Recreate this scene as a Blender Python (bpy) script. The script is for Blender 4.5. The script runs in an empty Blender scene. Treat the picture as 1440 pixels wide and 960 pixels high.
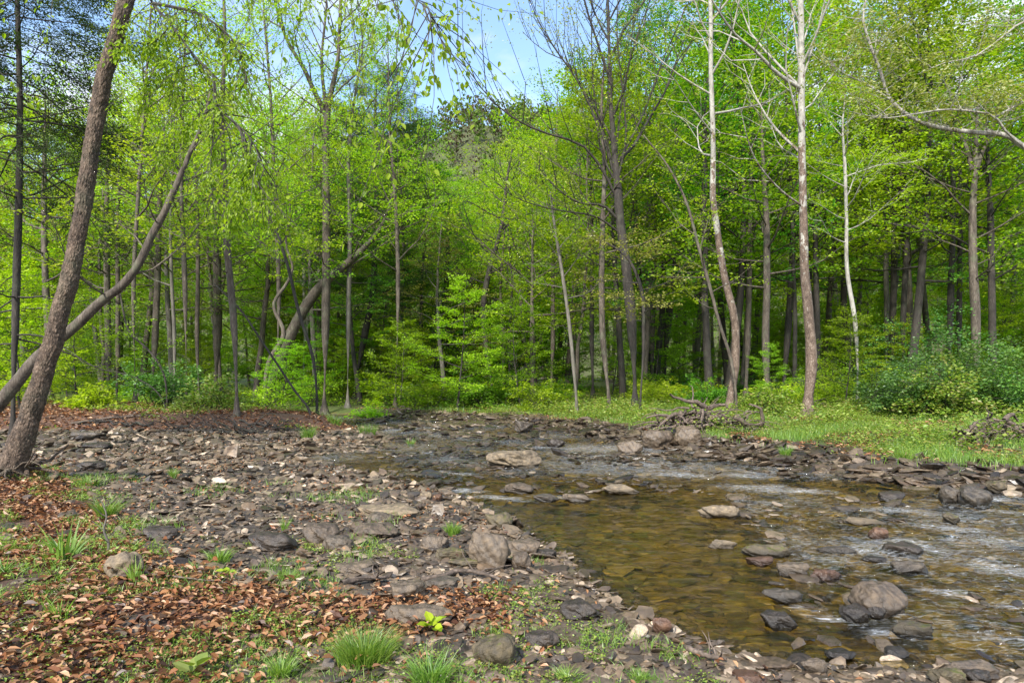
import bpy, math, random
import numpy as np
R = math.radians
rng = np.random.default_rng(7)
random.seed(7)
SC = bpy.context.scene
COL = SC.collection

# ------------------------------------------------------------------ camera, sky, sun, exposure
F = 955.0; HZ = 535.0; CH = 1.6           # focal length in photo pixels, horizon row, eye height above the water
cam = bpy.data.objects.new('camera', bpy.data.cameras.new('camera')); COL.objects.link(cam)
cam.location = (0, 0, CH); cam.rotation_euler = (R(90), 0, 0)
cam.data.sensor_width = 36; cam.data.lens = 36 * F / 1440
cam.data.shift_y = (HZ - 480) / 1440
cam.data.clip_end = 3000; cam.data.clip_start = 0.05
SC.camera = cam

SUN_EL, SUN_AZ = 40, 203                  # degrees, azimuth clockwise from +Y
W = bpy.data.worlds.new('World'); SC.world = W; W.use_nodes = True
nt = W.node_tree; nt.nodes.clear()
def N(nt, t, **kw):
    n = nt.nodes.new(t)
    for k, v in kw.items():
        if k.startswith('i_'):
            key = k[2:]
            n.inputs[int(key) if key.isdigit() else key].default_value = v
        else: setattr(n, k, v)
    return n
def L(nt, a, b): nt.links.new(a, b)
sky = N(nt, 'ShaderNodeTexSky', sky_type='NISHITA', sun_disc=False, sun_elevation=R(SUN_EL), sun_rotation=R(SUN_AZ), air_density=1.0, dust_density=0.4, ozone_density=1.6)
tc = N(nt, 'ShaderNodeTexCoord')
mp = N(nt, 'ShaderNodeMapping'); mp.inputs['Scale'].default_value = (1.0, 1.0, 2.3); mp.inputs['Location'].default_value = (0.9, 0.4, 0.1)
L(nt, tc.outputs['Generated'], mp.inputs['Vector'])
cn = N(nt, 'ShaderNodeTexNoise', i_Scale=2.6, i_Detail=8.0, i_Roughness=0.56, i_Distortion=0.25)
L(nt, mp.outputs[0], cn.inputs['Vector'])
cr = N(nt, 'ShaderNodeValToRGB'); cr.color_ramp.elements[0].position = 0.44; cr.color_ramp.elements[1].position = 0.62
L(nt, cn.outputs['Fac'], cr.inputs[0])
cn2 = N(nt, 'ShaderNodeTexNoise', i_Scale=5.0, i_Detail=5.0); L(nt, mp.outputs[0], cn2.inputs['Vector'])
cr2 = N(nt, 'ShaderNodeValToRGB'); cr2.color_ramp.elements[0].position = 0.35; cr2.color_ramp.elements[1].position = 0.7
cr2.color_ramp.elements[0].color = (2.5, 2.75, 3.1, 1); cr2.color_ramp.elements[1].color = (3.5, 3.6, 3.75, 1)
L(nt, cn2.outputs['Fac'], cr2.inputs[0])
mx = N(nt, 'ShaderNodeMix', data_type='RGBA')
L(nt, cr.outputs[0], mx.inputs[0]); L(nt, sky.outputs[0], mx.inputs[6]); L(nt, cr2.outputs[0], mx.inputs[7])
bg = N(nt, 'ShaderNodeBackground', i_Strength=0.15); L(nt, mx.outputs[2], bg.inputs['Color'])
wo = N(nt, 'ShaderNodeOutputWorld'); L(nt, bg.outputs[0], wo.inputs[0])

sun = bpy.data.objects.new('sun', bpy.data.lights.new('sun', 'SUN')); COL.objects.link(sun)
sun.data.energy = 3.2; sun.data.angle = R(5); sun.data.color = (1.0, 0.95, 0.86)
sun.rotation_euler = (R(90 - SUN_EL), 0, R(180 - SUN_AZ))
SC.view_settings.view_transform = 'Standard'; SC.view_settings.look = 'None'
SC.view_settings.exposure = 1.4; SC.view_settings.gamma = 1.0; SC.view_settings.use_curve_mapping = False
cy = SC.cycles
cy.max_bounces = 7; cy.diffuse_bounces = 4; cy.glossy_bounces = 2; cy.transmission_bounces = 4; cy.transparent_max_bounces = 6
cy.caustics_reflective = False; cy.caustics_refractive = False; cy.use_denoising = True
cy.sample_clamp_indirect = 6.0
try: SC.render.use_persistent_data = False
except Exception: pass

# ------------------------------------------------------------------ maths helpers
def hash2(ix, iy, s):
    n = (ix.astype(np.int64) * 374761393 + iy.astype(np.int64) * 668265263 + s * 1442695041) & 0x7fffffff
    n = (n ^ (n >> 13)) * 1274126177 & 0x7fffffff
    return ((n ^ (n >> 16)) & 0xffff) / 65535.0
def vnoise(x, y, s=0):
    x = np.asarray(x, float); y = np.asarray(y, float)
    ix = np.floor(x); iy = np.floor(y); fx = x - ix; fy = y - iy
    fx = fx * fx * (3 - 2 * fx); fy = fy * fy * (3 - 2 * fy)
    a = hash2(ix, iy, s); b = hash2(ix + 1, iy, s); c = hash2(ix, iy + 1, s); d = hash2(ix + 1, iy + 1, s)
    return (a * (1 - fx) + b * fx) * (1 - fy) + (c * (1 - fx) + d * fx) * fy
def fbm(x, y, s=0, o=4):
    r = 0; a = 0.5; t = 0
    for k in range(o):
        r = r + a * vnoise(x * 2 ** k, y * 2 ** k, s + k * 17); t += a; a *= 0.5
    return r / t
def sstep(a, b, x):
    t = np.clip((np.asarray(x, float) - a) / (b - a), 0, 1); return t * t * (3 - 2 * t)
def seg_dist(x, y, P):
    x = np.asarray(x, float); y = np.asarray(y, float); best = np.full(x.shape, 1e9)
    for (ax, ay), (bx, by) in zip(P[:-1], P[1:]):
        dx, dy = bx - ax, by - ay
        t = np.clip(((x - ax) * dx + (y - ay) * dy) / (dx * dx + dy * dy + 1e-12), 0, 1)
        best = np.minimum(best, (x - ax - t * dx) ** 2 + (y - ay - t * dy) ** 2)
    return np.sqrt(best)
def inside(x, y, P):
    x = np.asarray(x, float); y = np.asarray(y, float); r = np.zeros(x.shape, bool)
    Q = list(P) + [P[0]]
    for (ax, ay), (bx, by) in zip(Q[:-1], Q[1:]):
        if ay == by: continue
        c = ((ay > y) != (by > y)) & (x < (bx - ax) * (y - ay) / (by - ay) + ax)
        r ^= c
    return r
def sdist(x, y, P):
    d = seg_dist(x, y, list(P) + [P[0]]); return np.where(inside(x, y, P), -d, d)
def norm(v): 
    v = np.asarray(v, float); return v / (np.linalg.norm(v, axis=-1, keepdims=True) + 1e-12)
def U(px, py, z): # ground point seen at a photo pixel, on the level z
    Y = (CH - z) * F / (py - HZ); return ((px - 720) / F * Y, Y)
def PT(px, py, Y): return np.array([(px - 720) / F * Y, Y, CH - (py - HZ) / F * Y])

# ------------------------------------------------------------------ terrain
LEFT = [(30, -14), (14, -4), (6, 1.5), (2.9, 3.75), (1.9, 3.75), (1.47, 3.85), (.99, 4.35), (.65, 5.2), (.46, 6.2), (0, 7.45), (-.68, 9.3),
        (-1.9, 11.0), (-3.4, 12.6), (-4.6, 14.3), (-3.4, 15.6), (-3.5, 18), (-4.4, 21.4), (-6, 25), (-9, 29), (-16, 33), (-30, 38), (-60, 45)]
RIGHT = [(-60, 50), (-30, 43), (-14, 37), (-6, 31), (-3.5, 28), (-.5, 25.5), (1.8, 21.8), (2.8, 17.5), (4.3, 14.5), (5.1, 12.7),
         (5.7, 11), (6.3, 10.2), (7.3, 9.6), (12, 6.5), (20, 2), (40, -6)]
WATER = LEFT + RIGHT
BANK = [(-60, 14), (-22, 17), (-14, 18.3), (-9.5, 18.8), (-7, 19.6), (-5.4, 20.6), (-5.0, 22.2), (-6.6, 25.2), (-9.6, 29), (-17, 32.6), (-31, 37.6), (-60, 44)]
def Hgt(x, y):
    x = np.asarray(x, float); y = np.asarray(y, float)
    dl = seg_dist(x, y, LEFT); dr = seg_dist(x, y, RIGHT); ins = inside(x, y, WATER)
    d = np.minimum(dl, dr)
    bed = -0.30 * (1 - np.exp(-d / 1.0)) * (0.45 + 0.55 * sstep(17, 9, y)) + 0.05 * (fbm(x * 1.3, y * 1.3, 5) - .5)
    n1 = fbm(x * .7, y * .7, 9) - .5; n2 = fbm(x * 4, y * 4, 11) - .5
    left = 0.01 + np.minimum(d * .045, .20) + .10 * n1 * sstep(0, 1.5, d) + .03 * n2
    left = left + .38 * sstep(0, 1.3, -sdist(x, y, BANK)) + .5 * sstep(0, 10, -sdist(x, y, BANK)) * 0.5
    left = left + .22 * sstep(-4.2, -7.5, x) * sstep(13.5, 8, y) + .10 * sstep(-.8, -2.6, x) * sstep(6.5, 4, y)
    right = 0.02 + .20 * sstep(0, 1.2, d) + .25 * sstep(1.5, 8, d) + .25 * sstep(6, 25, d) + .08 * n1 + .03 * n2
    land = np.where(dr < dl, right, left)
    far = sstep(40, 120, y) * 1.2
    return np.where(ins, bed, land + far)
def ground_at(px, py):
    Y = np.geomspace(2.6, 160, 900); x = (px - 720) / F * Y; z = CH - (py - HZ) / F * Y
    b = np.nonzero(z < Hgt(x, Y))[0]
    if len(b) == 0: return None
    i = b[0]; return np.array([x[i], Y[i], float(Hgt(x[i:i + 1], Y[i:i + 1])[0])])
def axis(lo, hi, step, out_lo, out_hi, g=1.07):
    c = list(np.arange(lo, hi, step)); s = step
    while c[-1] < out_hi: s *= g; c.append(c[-1] + s)
    s = step
    while c[0] > out_lo: s *= g; c.insert(0, c[0] - s)
    return np.array(c)

# ------------------------------------------------------------------ mesh helpers
class MB:
    def __init__(s): s.v = []; s.f3 = []; s.f4 = []; s.n = 0; s.at = {}
    def add(s, v, f3=None, f4=None, **at):
        v = np.asarray(v, np.float32).reshape(-1, 3); s.v.append(v)
        if f3 is not None and len(f3): s.f3.append(np.asarray(f3, np.int32) + s.n)
        if f4 is not None and len(f4): s.f4.append(np.asarray(f4, np.int32) + s.n)
        for k, a in at.items(): s.at.setdefault(k, []).append(np.broadcast_to(np.asarray(a, np.float32), (len(v),)))
        s.n += len(v)
    def mesh(s, name, mat, off=(0, 0, 0), smooth=False):
        me = bpy.data.meshes.new(name)
        v = (np.concatenate(s.v) if s.v else np.zeros((0, 3), np.float32)) - np.asarray(off, np.float32)
        f3 = np.concatenate(s.f3) if s.f3 else np.zeros((0, 3), np.int32)
        f4 = np.concatenate(s.f4) if s.f4 else np.zeros((0, 4), np.int32)
        me.vertices.add(len(v)); me.vertices.foreach_set('co', v.ravel())
        nl = f3.size + f4.size; me.loops.add(nl)
        me.loops.foreach_set('vertex_index', np.concatenate([f3.ravel(), f4.ravel()]))
        np_ = len(f3) + len(f4); me.polygons.add(np_)
        st = np.concatenate([np.arange(len(f3)) * 3, f3.size + np.arange(len(f4)) * 4]).astype(np.int32)
        me.polygons.foreach_set('loop_start', st)
        me.polygons.foreach_set('use_smooth', np.full(np_, smooth))
        for k, a in s.at.items():
            A = me.attributes.new(k, 'FLOAT', 'POINT'); A.data.foreach_set('value', np.concatenate(a))
        me.update(calc_edges=True); me.materials.append(mat)
        return me
def link(name, me, parent=None, loc=None):
    o = bpy.data.objects.new(name, me); COL.objects.link(o)
    if parent is not None: o.parent = parent
    if loc is not None: o.location = loc
    return o
def tag(o, label=None, cat=None, group=None, kind=None):
    if label: o['label'] = label
    if cat: o['category'] = cat
    if group: o['group'] = group
    if kind: o['kind'] = kind
    return o
def empty(name, loc, label, cat, group=None):
    o = bpy.data.objects.new(name, None); COL.objects.link(o); o.location = loc; o.empty_display_size = .2
    return tag(o, label, cat, group)
def dup(o, loc, rz=0, s=1.0, label=None):
    r = o.copy(); COL.objects.link(r); r.location = loc; r.rotation_euler = (0, 0, rz)
    r.scale = (s, s, s) if np.isscalar(s) else s
    if label: r['label'] = label
    for ch in o.children:
        c = ch.copy(); COL.objects.link(c); c.parent = r
    return r
def tube(mb, P, rad, sides=6, **at):
    P = np.asarray(P, float); n = len(P); rad = np.broadcast_to(np.asarray(rad, float), (n,))
    T = np.gradient(P, axis=0); T = norm(T)
    ref = np.array([0.3, 0.9, 0.1]) if abs(T[0, 2]) > .6 else np.array([0.0, 0.0, 1.0])
    a = norm(np.cross(T, ref)); b = np.cross(T, a)
    th = np.arange(sides) / sides * 2 * math.pi
    ring = P[:, None] + rad[:, None, None] * (np.cos(th)[None, :, None] * a[:, None] + np.sin(th)[None, :, None] * b[:, None])
    i = np.arange(n - 1)[:, None] * sides; j = np.arange(sides)[None]; k = (j + 1) % sides
    f = np.stack([i + j, i + k, i + sides + k, i + sides + j], -1).reshape(-1, 4)
    mb.add(ring.reshape(-1, 3), None, f, **at)
def smooth_path(P, n):
    P = np.asarray(P, float)
    if len(P) < 3:
        t = np.linspace(0, 1, n)[:, None]; return P[0] * (1 - t) + P[-1] * t
    d = np.r_[0, np.cumsum(np.linalg.norm(np.diff(P[:, :3], axis=0), axis=1))]
    m = np.gradient(P, d, axis=0)
    t = np.linspace(0, d[-1], n); i = np.clip(np.searchsorted(d, t) - 1, 0, len(P) - 2)
    h = (d[i + 1] - d[i])[:, None]; u = ((t - d[i])[:, None]) / h
    return (2 * u**3 - 3 * u**2 + 1) * P[i] + (u**3 - 2 * u**2 + u) * h * m[i] + (-2 * u**3 + 3 * u**2) * P[i + 1] + (u**3 - u**2) * h * m[i + 1]
def leaves(mb, C, D, Nn, size, width=.62, six=False, fold=.25):
    """one folded leaf per row: base C, pointing along D, facing Nn"""
    n = len(C)
    if n == 0: return
    D = norm(D); S = norm(np.cross(D, Nn)); Nn = np.cross(S, D); s = np.broadcast_to(np.asarray(size, float), (n,))[:, None]
    if not six:
        v = np.stack([C, C + D * s * .5 + S * s * width * .5 + Nn * s * fold * .4, C + D * s, C + D * s * .45 - S * s * width * .5 + Nn * s * fold * .4], 1)
        i = np.arange(n)[:, None] * 4
        f = np.concatenate([i + [0, 1, 2], i + [0, 2, 3]])
        mb.add(v.reshape(-1, 3), f)
    else:
        w = width * .5; b = -Nn * s * fold * .5
        v = np.stack([C, C + D * s * .28 + S * s * w * .85 + Nn * s * fold * .3, C + D * s * .62 + S * s * w * .85 + Nn * s * fold * .22 + b * .3, C + D * s + b,
                      C + D * s * .62 - S * s * w * .85 + Nn * s * fold * .22 + b * .3, C + D * s * .28 - S * s * w * .85 + Nn * s * fold * .3], 1)
        i = np.arange(n)[:, None] * 6
        f = np.concatenate([i + [0, 1, 2, 3], i + [0, 3, 4, 5]])
        mb.add(v.reshape(-1, 3), None, f)
def rnd(n, a=-1, b=1): return rng.uniform(a, b, n)

# ------------------------------------------------------------------ materials
def newmat(name):
    m = bpy.data.materials.new(name); m.use_nodes = True; m.node_tree.nodes.clear(); return m, m.node_tree
def ramp(nt, fac, cols):
    r = N(nt, 'ShaderNodeValToRGB'); e = r.color_ramp.elements
    while len(e) < len(cols): e.new(.5)
    for k, (p, c) in enumerate(cols): e[k].position = p; e[k].color = (*c, 1)
    L(nt, fac, r.inputs[0]); return r.outputs[0]
def leafmat(name, cols, trans=.45, tcol=(1.25, 1.35, .6), objvar=.25, rough=.5, gloss=.06):
    m, nt = newmat(name)
    g = N(nt, 'ShaderNodeNewGeometry'); oi = N(nt, 'ShaderNodeObjectInfo')
    c = ramp(nt, g.outputs['Random Per Island'], [(i / max(1, len(cols) - 1), q) for i, q in enumerate(cols)])
    hs = N(nt, 'ShaderNodeHueSaturation')
    mr = N(nt, 'ShaderNodeMapRange'); mr.inputs[3].default_value = .5 - .035 * objvar * 4; mr.inputs[4].default_value = .5 + .012 * objvar * 4
    L(nt, oi.outputs['Random'], mr.inputs[0]); L(nt, mr.outputs[0], hs.inputs['Hue'])
    mr2 = N(nt, 'ShaderNodeMapRange'); mr2.inputs[3].default_value = 1 - objvar; mr2.inputs[4].default_value = 1 + objvar
    wn = N(nt, 'ShaderNodeMath', operation='FRACT'); ml = N(nt, 'ShaderNodeMath', operation='MULTIPLY'); ml.inputs[1].default_value = 7.31
    L(nt, oi.outputs['Random'], ml.inputs[0]); L(nt, ml.outputs[0], wn.inputs[0]); L(nt, wn.outputs[0], mr2.inputs[0]); L(nt, mr2.outputs[0], hs.inputs['Value'])
    L(nt, c, hs.inputs['Color'])
    d = N(nt, 'ShaderNodeBsdfDiffuse'); L(nt, hs.outputs[0], d.inputs[0])
    t = N(nt, 'ShaderNodeBsdfTranslucent'); mc = N(nt, 'ShaderNodeMix', data_type='RGBA', blend_type='MULTIPLY'); mc.inputs[0].default_value = 1
    mc.inputs[7].default_value = (*tcol, 1); L(nt, hs.outputs[0], mc.inputs[6]); L(nt, mc.outputs[2], t.inputs[0])
    mxs = N(nt, 'ShaderNodeMixShader', i_0=trans); L(nt, d.outputs[0], mxs.inputs[1]); L(nt, t.outputs[0], mxs.inputs[2])
    gl = N(nt, 'ShaderNodeBsdfGlossy', i_Roughness=rough); mx2 = N(nt, 'ShaderNodeMixShader', i_0=gloss)
    L(nt, mxs.outputs[0], mx2.inputs[1]); L(nt, gl.outputs[0], mx2.inputs[2])
    o = N(nt, 'ShaderNodeOutputMaterial'); L(nt, mx2.outputs[0], o.inputs[0]); return m
def barkmat(name, cols, scale=9, stretch=.22, bump=.6, flaky=None, moss=0.0):
    m, nt = newmat(name)
    tc = N(nt, 'ShaderNodeTexCoord'); mp = N(nt, 'ShaderNodeMapping'); mp.inputs['Scale'].default_value = (1, 1, stretch)
    L(nt, tc.outputs['Object'], mp.inputs[0])
    n1 = N(nt, 'ShaderNodeTexNoise', i_Scale=scale, i_Detail=6.0, i_Roughness=.65, i_Distortion=.4); L(nt, mp.outputs[0], n1.inputs['Vector'])
    v1 = N(nt, 'ShaderNodeTexVoronoi', feature='DISTANCE_TO_EDGE', i_Scale=scale * 2.4); L(nt, mp.outputs[0], v1.inputs['Vector'])
    mul = N(nt, 'ShaderNodeMath', operation='MULTIPLY_ADD', i_1=.55); L(nt, v1.outputs[0], mul.inputs[0]); L(nt, n1.outputs['Fac'], mul.inputs[2])
    c = ramp(nt, mul.outputs[0], cols)
    p = N(nt, 'ShaderNodeBsdfPrincipled', i_Roughness=.85)
    if flaky:   # sycamore: brown flakes low down, bare pale bark higher up
        sx = N(nt, 'ShaderNodeSeparateXYZ'); L(nt, tc.outputs['Object'], sx.inputs[0])
        nf = N(nt, 'ShaderNodeTexVoronoi', i_Scale=14.0); mpf = N(nt, 'ShaderNodeMapping'); mpf.inputs['Scale'].default_value = (1, 1, .5)
        L(nt, tc.outputs['Object'], mpf.inputs[0])
        nfn = N(nt, 'ShaderNodeTexNoise', i_Scale=5.0, i_Detail=5.0, i_Roughness=.7); L(nt, mpf.outputs[0], nfn.inputs['Vector'])
        mr = N(nt, 'ShaderNodeMapRange'); mr.inputs[1].default_value = flaky[0]; mr.inputs[2].default_value = flaky[1]
        mr.inputs[3].default_value = .30; mr.inputs[4].default_value = .64; L(nt, sx.outputs[2], mr.inputs[0])
        lt = N(nt, 'ShaderNodeMath', operation='LESS_THAN'); L(nt, nfn.outputs['Fac'], lt.inputs[0]); L(nt, mr.outputs[0], lt.inputs[1])
        pale = ramp(nt, n1.outputs['Fac'], [(.3, (.19, .175, .145)), (.7, (.42, .40, .35))])
        mxc = N(nt, 'ShaderNodeMix', data_type='RGBA'); L(nt, lt.outputs[0], mxc.inputs[0]); L(nt, c, mxc.inputs[6]); L(nt, pale, mxc.inputs[7]); c = mxc.outputs[2]
    if moss:
        nm = N(nt, 'ShaderNodeTexNoise', i_Scale=2.5, i_Detail=5.0); L(nt, tc.outputs['Object'], nm.inputs['Vector'])
        mr = N(nt, 'ShaderNodeMapRange'); mr.inputs[1].default_value = .52; mr.inputs[2].default_value = .7; mr.inputs[4].default_value = moss; L(nt, nm.outputs['Fac'], mr.inputs[0])
        mxc = N(nt, 'ShaderNodeMix', data_type='RGBA'); mxc.inputs[7].default_value = (.16, .19, .11, 1)
        L(nt, mr.outputs[0], mxc.inputs[0]); L(nt, c, mxc.inputs[6]); c = mxc.outputs[2]
    L(nt, c, p.inputs['Base Color'])
    b = N(nt, 'ShaderNodeBump', i_Strength=bump, i_Distance=.03); L(nt, mul.outputs[0], b.inputs['Height']); L(nt, b.outputs[0], p.inputs['Normal'])
    o = N(nt, 'ShaderNodeOutputMaterial'); L(nt, p.outputs[0], o.inputs[0]); return m
def stonemat(name, cols, src='island', rough=(.35, .7), moss=None, scale=7, bump=.5, spec=.5, wet=False):
    m, nt = newmat(name)
    if src == 'island': fac = N(nt, 'ShaderNodeNewGeometry').outputs['Random Per Island']
    else: fac = N(nt, 'ShaderNodeObjectInfo').outputs['Random']
    c = ramp(nt, fac, [(i / (len(cols) - 1), q) for i, q in enumerate(cols)])
    tc = N(nt, 'ShaderNodeTexCoord')
    n = N(nt, 'ShaderNodeTexNoise', i_Scale=scale, i_Detail=7.0, i_Roughness=.7); L(nt, tc.outputs['Object'], n.inputs['Vector'])
    k = ramp(nt, n.outputs['Fac'], [(.3, (.32, .30, .28)), (.5, (.95, .93, .9)), (.7, (1.7, 1.62, 1.45))])
    mc = N(nt, 'ShaderNodeMix', data_type='RGBA', blend_type='MULTIPLY'); mc.inputs[0].default_value = 1; L(nt, c, mc.inputs[6]); L(nt, k, mc.inputs[7]); c = mc.outputs[2]
    if moss:
        g = N(nt, 'ShaderNodeNewGeometry'); sx = N(nt, 'ShaderNodeSeparateXYZ'); L(nt, g.outputs['Normal'], sx.inputs[0])
        n2 = N(nt, 'ShaderNodeTexNoise', i_Scale=scale * .7, i_Detail=5.0, i_Roughness=.7); L(nt, tc.outputs['Object'], n2.inputs['Vector'])
        ad = N(nt, 'ShaderNodeMath', operation='MULTIPLY_ADD', i_1=.35); L(nt, sx.outputs[2], ad.inputs[0]); L(nt, n2.outputs['Fac'], ad.inputs[2])
        mr = N(nt, 'ShaderNodeMapRange'); mr.inputs[1].default_value = moss[0]; mr.inputs[2].default_value = moss[0] + .12; L(nt, ad.outputs[0], mr.inputs[0])
        mc = N(nt, 'ShaderNodeMix', data_type='RGBA'); mc.inputs[7].default_value = (*moss[1], 1); L(nt, mr.outputs[0], mc.inputs[0]); L(nt, c, mc.inputs[6]); c = mc.outputs[2]
    if wet:   # stones standing in the stream stay dark with water up to a hand above it
        ge = N(nt, 'ShaderNodeNewGeometry'); sz = N(nt, 'ShaderNodeSeparateXYZ'); L(nt, ge.outputs['Position'], sz.inputs[0])
        za = N(nt, 'ShaderNodeMath', operation='MULTIPLY_ADD', i_1=-.10); L(nt, n.outputs['Fac'], za.inputs[0]); L(nt, sz.outputs[2], za.inputs[2])
        wr = N(nt, 'ShaderNodeMapRange'); wr.inputs[1].default_value = -.02; wr.inputs[2].default_value = .02; wr.inputs[3].default_value = .38; wr.inputs[4].default_value = 1; L(nt, za.outputs[0], wr.inputs[0])
        wm = N(nt, 'ShaderNodeMix', data_type='RGBA', blend_type='MULTIPLY'); wm.inputs[0].default_value = 1; L(nt, c, wm.inputs[6]); L(nt, wr.outputs[0], wm.inputs[7]); c = wm.outputs[2]
    p = N(nt, 'ShaderNodeBsdfPrincipled'); p.inputs['Specular IOR Level'].default_value = spec
    L(nt, c, p.inputs['Base Color'])
    mr = N(nt, 'ShaderNodeMapRange'); mr.inputs[1].default_value = .35; mr.inputs[2].default_value = .65; mr.inputs[3].default_value = rough[0]; mr.inputs[4].default_value = rough[1]
    L(nt, n.outputs['Fac'], mr.inputs[0]); L(nt, mr.outputs[0], p.inputs['Roughness'])
    b = N(nt, 'ShaderNodeBump', i_Strength=bump, i_Distance=.02); L(nt, n.outputs['Fac'], b.inputs['Height']); L(nt, b.outputs[0], p.inputs['Normal'])
    o = N(nt, 'ShaderNodeOutputMaterial'); L(nt, p.outputs[0], o.inputs[0]); return m

M = {}
M['leaf'] = leafmat('leaf_green', [(.105, .21, .006), (.185, .345, .009), (.275, .45, .012), (.37, .54, .02)], trans=.56, gloss=.03)
M['leaf_deep'] = leafmat('leaf_deep', [(.06, .19, .012), (.11, .31, .02), (.17, .42, .03)], trans=.54, gloss=.03)
M['leaf_light'] = leafmat('leaf_spring', [(.19, .36, .012), (.30, .50, .02), (.42, .62, .035)], trans=.56, gloss=.03)
M['leaf_bud'] = leafmat('leaf_bud', [(.16, .12, .04), (.22, .2, .04), (.26, .28, .06)], trans=.35)
M['leaf_olive'] = leafmat('leaf_olive', [(.2, .26, .03), (.29, .35, .05), (.38, .40, .09)], trans=.45)
M['leaf_hang'] = leafmat('leaf_hanging', [(.14, .235, .008), (.23, .34, .012), (.34, .45, .025)], trans=.62, gloss=.02, objvar=.02)
M['leaf_shrub'] = leafmat('leaf_shrub', [(.04, .12, .02), (.08, .21, .03), (.15, .3, .05)], trans=.4, gloss=.05)
M['needle'] = leafmat('needle', [(.03, .055, .014), (.05, .09, .02), (.08, .13, .028)], trans=.25, gloss=.015, tcol=(1, 1.1, .6), objvar=.05)
M['pine'] = leafmat('pine_needle', [(.045, .10, .02), (.075, .15, .025), (.11, .2, .035)], trans=.3, gloss=.015, tcol=(1, 1.1, .8), objvar=.05)
M['rust'] = leafmat('rust_needle', [(.22, .07, .025), (.3, .11, .04)], trans=.3, tcol=(1, 1, 1), objvar=.0)
M['grass'] = leafmat('grass_blades', [(.09, .2, .02), (.16, .3, .03), (.27, .37, .06)], trans=.45, objvar=.08)
M['weed'] = leafmat('weeds', [(.10, .2, .015), (.19, .31, .022), (.29, .38, .04), (.24, .19, .06)], trans=.4, objvar=.05)
M['litter'] = leafmat('fallen_leaves', [(.035, .016, .009), (.10, .042, .022), (.24, .095, .036), (.20, .10, .045), (.34, .17, .075), (.42, .27, .15)], trans=.12, tcol=(1.2, .8, .5), objvar=.0, gloss=.04, rough=.45)
M['bark'] = barkmat('bark_brown', [(.35, (.03, .022, .016)), (.6, (.085, .066, .05)), (.85, (.17, .14, .11))], moss=.3)
M['bark_near'] = barkmat('bark_rough', [(.36, (.02, .013, .008)), (.55, (.075, .05, .034)), (.85, (.22, .155, .11))], scale=16, stretch=.5, bump=1.0, moss=.15)
M['bark_dark'] = barkmat('bark_dark', [(.35, (.014, .011, .009)), (.7, (.042, .034, .027)), (.9, (.08, .066, .052))], moss=.15)
M['bark_grey'] = barkmat('bark_grey', [(.3, (.06, .052, .042)), (.6, (.12, .105, .085)), (.85, (.2, .18, .155))], scale=5, bump=.3, moss=.3)
M['bark_pale'] = barkmat('bark_pale', [(.35, (.12, .10, .08)), (.55, (.27, .25, .215)), (.8, (.42, .40, .36))], scale=7, bump=.3)
M['bark_flaky'] = barkmat('bark_flaky', [(.35, (.045, .028, .02)), (.6, (.13, .09, .065)), (.85, (.27, .21, .165))], scale=9, stretch=.5, bump=.8, flaky=(1.5, 12.0))
M['wood'] = barkmat('dead_wood', [(.35, (.03, .022, .016)), (.6, (.11, .08, .06)), (.85, (.24, .18, .14))], scale=9, stretch=1, bump=.5)
SH = [(.018, .014, .011), (.058, .044, .034), (.10, .079, .06), (.036, .031, .028), (.155, .125, .095), (.07, .053, .04), (.11, .083, .06), (.34, .29, .245)]
SH = [(a_ * 1.22, b_ * 1.13, c_ * 1.0) for a_, b_, c_ in SH]
M['shale'] = stonemat('shale', SH, 'island', (.24, .55), spec=.55)
M['shale_wet'] = stonemat('shale_wet', [tuple(q * .62 for q in c_) for c_ in SH], 'island', (.18, .45))
M['shale_one'] = stonemat('shale_single', SH, 'object', (.3, .62), scale=9)
M['cobble'] = stonemat('streambed_cobble', [(.07, .045, .012), (.17, .12, .026), (.26, .18, .04), (.11, .10, .022), (.36, .26, .08)], 'island', (.5, .8))
BK = dict(scale=16, bump=1.0, wet=True)
M['boulder'] = stonemat('boulder', [(.085, .063, .045), (.125, .094, .066), (.06, .05, .04)], 'object', (.3, .65), moss=(.94, (.05, .055, .014)), **BK)
M['boulder_mossy'] = stonemat('boulder_mossy', [(.075, .058, .036), (.095, .075, .042)], 'object', (.45, .8), moss=(.80, (.075, .08, .010)), **BK)
M['boulder_pale'] = stonemat('boulder_pale', [(.17, .13, .085), (.20, .155, .105)], 'object', (.5, .8), moss=(.93, (.09, .085, .035)), **BK)
M['boulder_dark'] = stonemat('boulder_dark', [(.035, .027, .021), (.05, .038, .03)], 'object', (.25, .55), **BK)
M['boulder_red'] = stonemat('boulder_red', [(.09, .048, .03), (.11, .058, .034)], 'object', (.25, .55), **BK)

# ground: dirt, litter, moss and gravel mixed by where each lies
m, nt = newmat('ground_soil'); M['soil'] = m
tc = N(nt, 'ShaderNodeTexCoord')
na = N(nt, 'ShaderNodeTexNoise', i_Scale=9.0, i_Detail=9.0, i_Roughness=.75); L(nt, tc.outputs['Object'], na.inputs['Vector'])
nb = N(nt, 'ShaderNodeTexNoise', i_Scale=1.1, i_Detail=5.0, i_Roughness=.6); L(nt, tc.outputs['Object'], nb.inputs['Vector'])
vo = N(nt, 'ShaderNodeTexVoronoi', i_Scale=16.0); L(nt, tc.outputs['Object'], vo.inputs['Vector'])
vb = N(nt, 'ShaderNodeTexVoronoi', feature='DISTANCE_TO_EDGE', i_Scale=5.5, i_Randomness=1.0); 
wv = N(nt, 'ShaderNodeVectorMath', operation='ADD'); nw = N(nt, 'ShaderNodeTexNoise', i_Scale=3.0, i_Detail=3.0); L(nt, tc.outputs['Object'], nw.inputs['Vector'])
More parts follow.
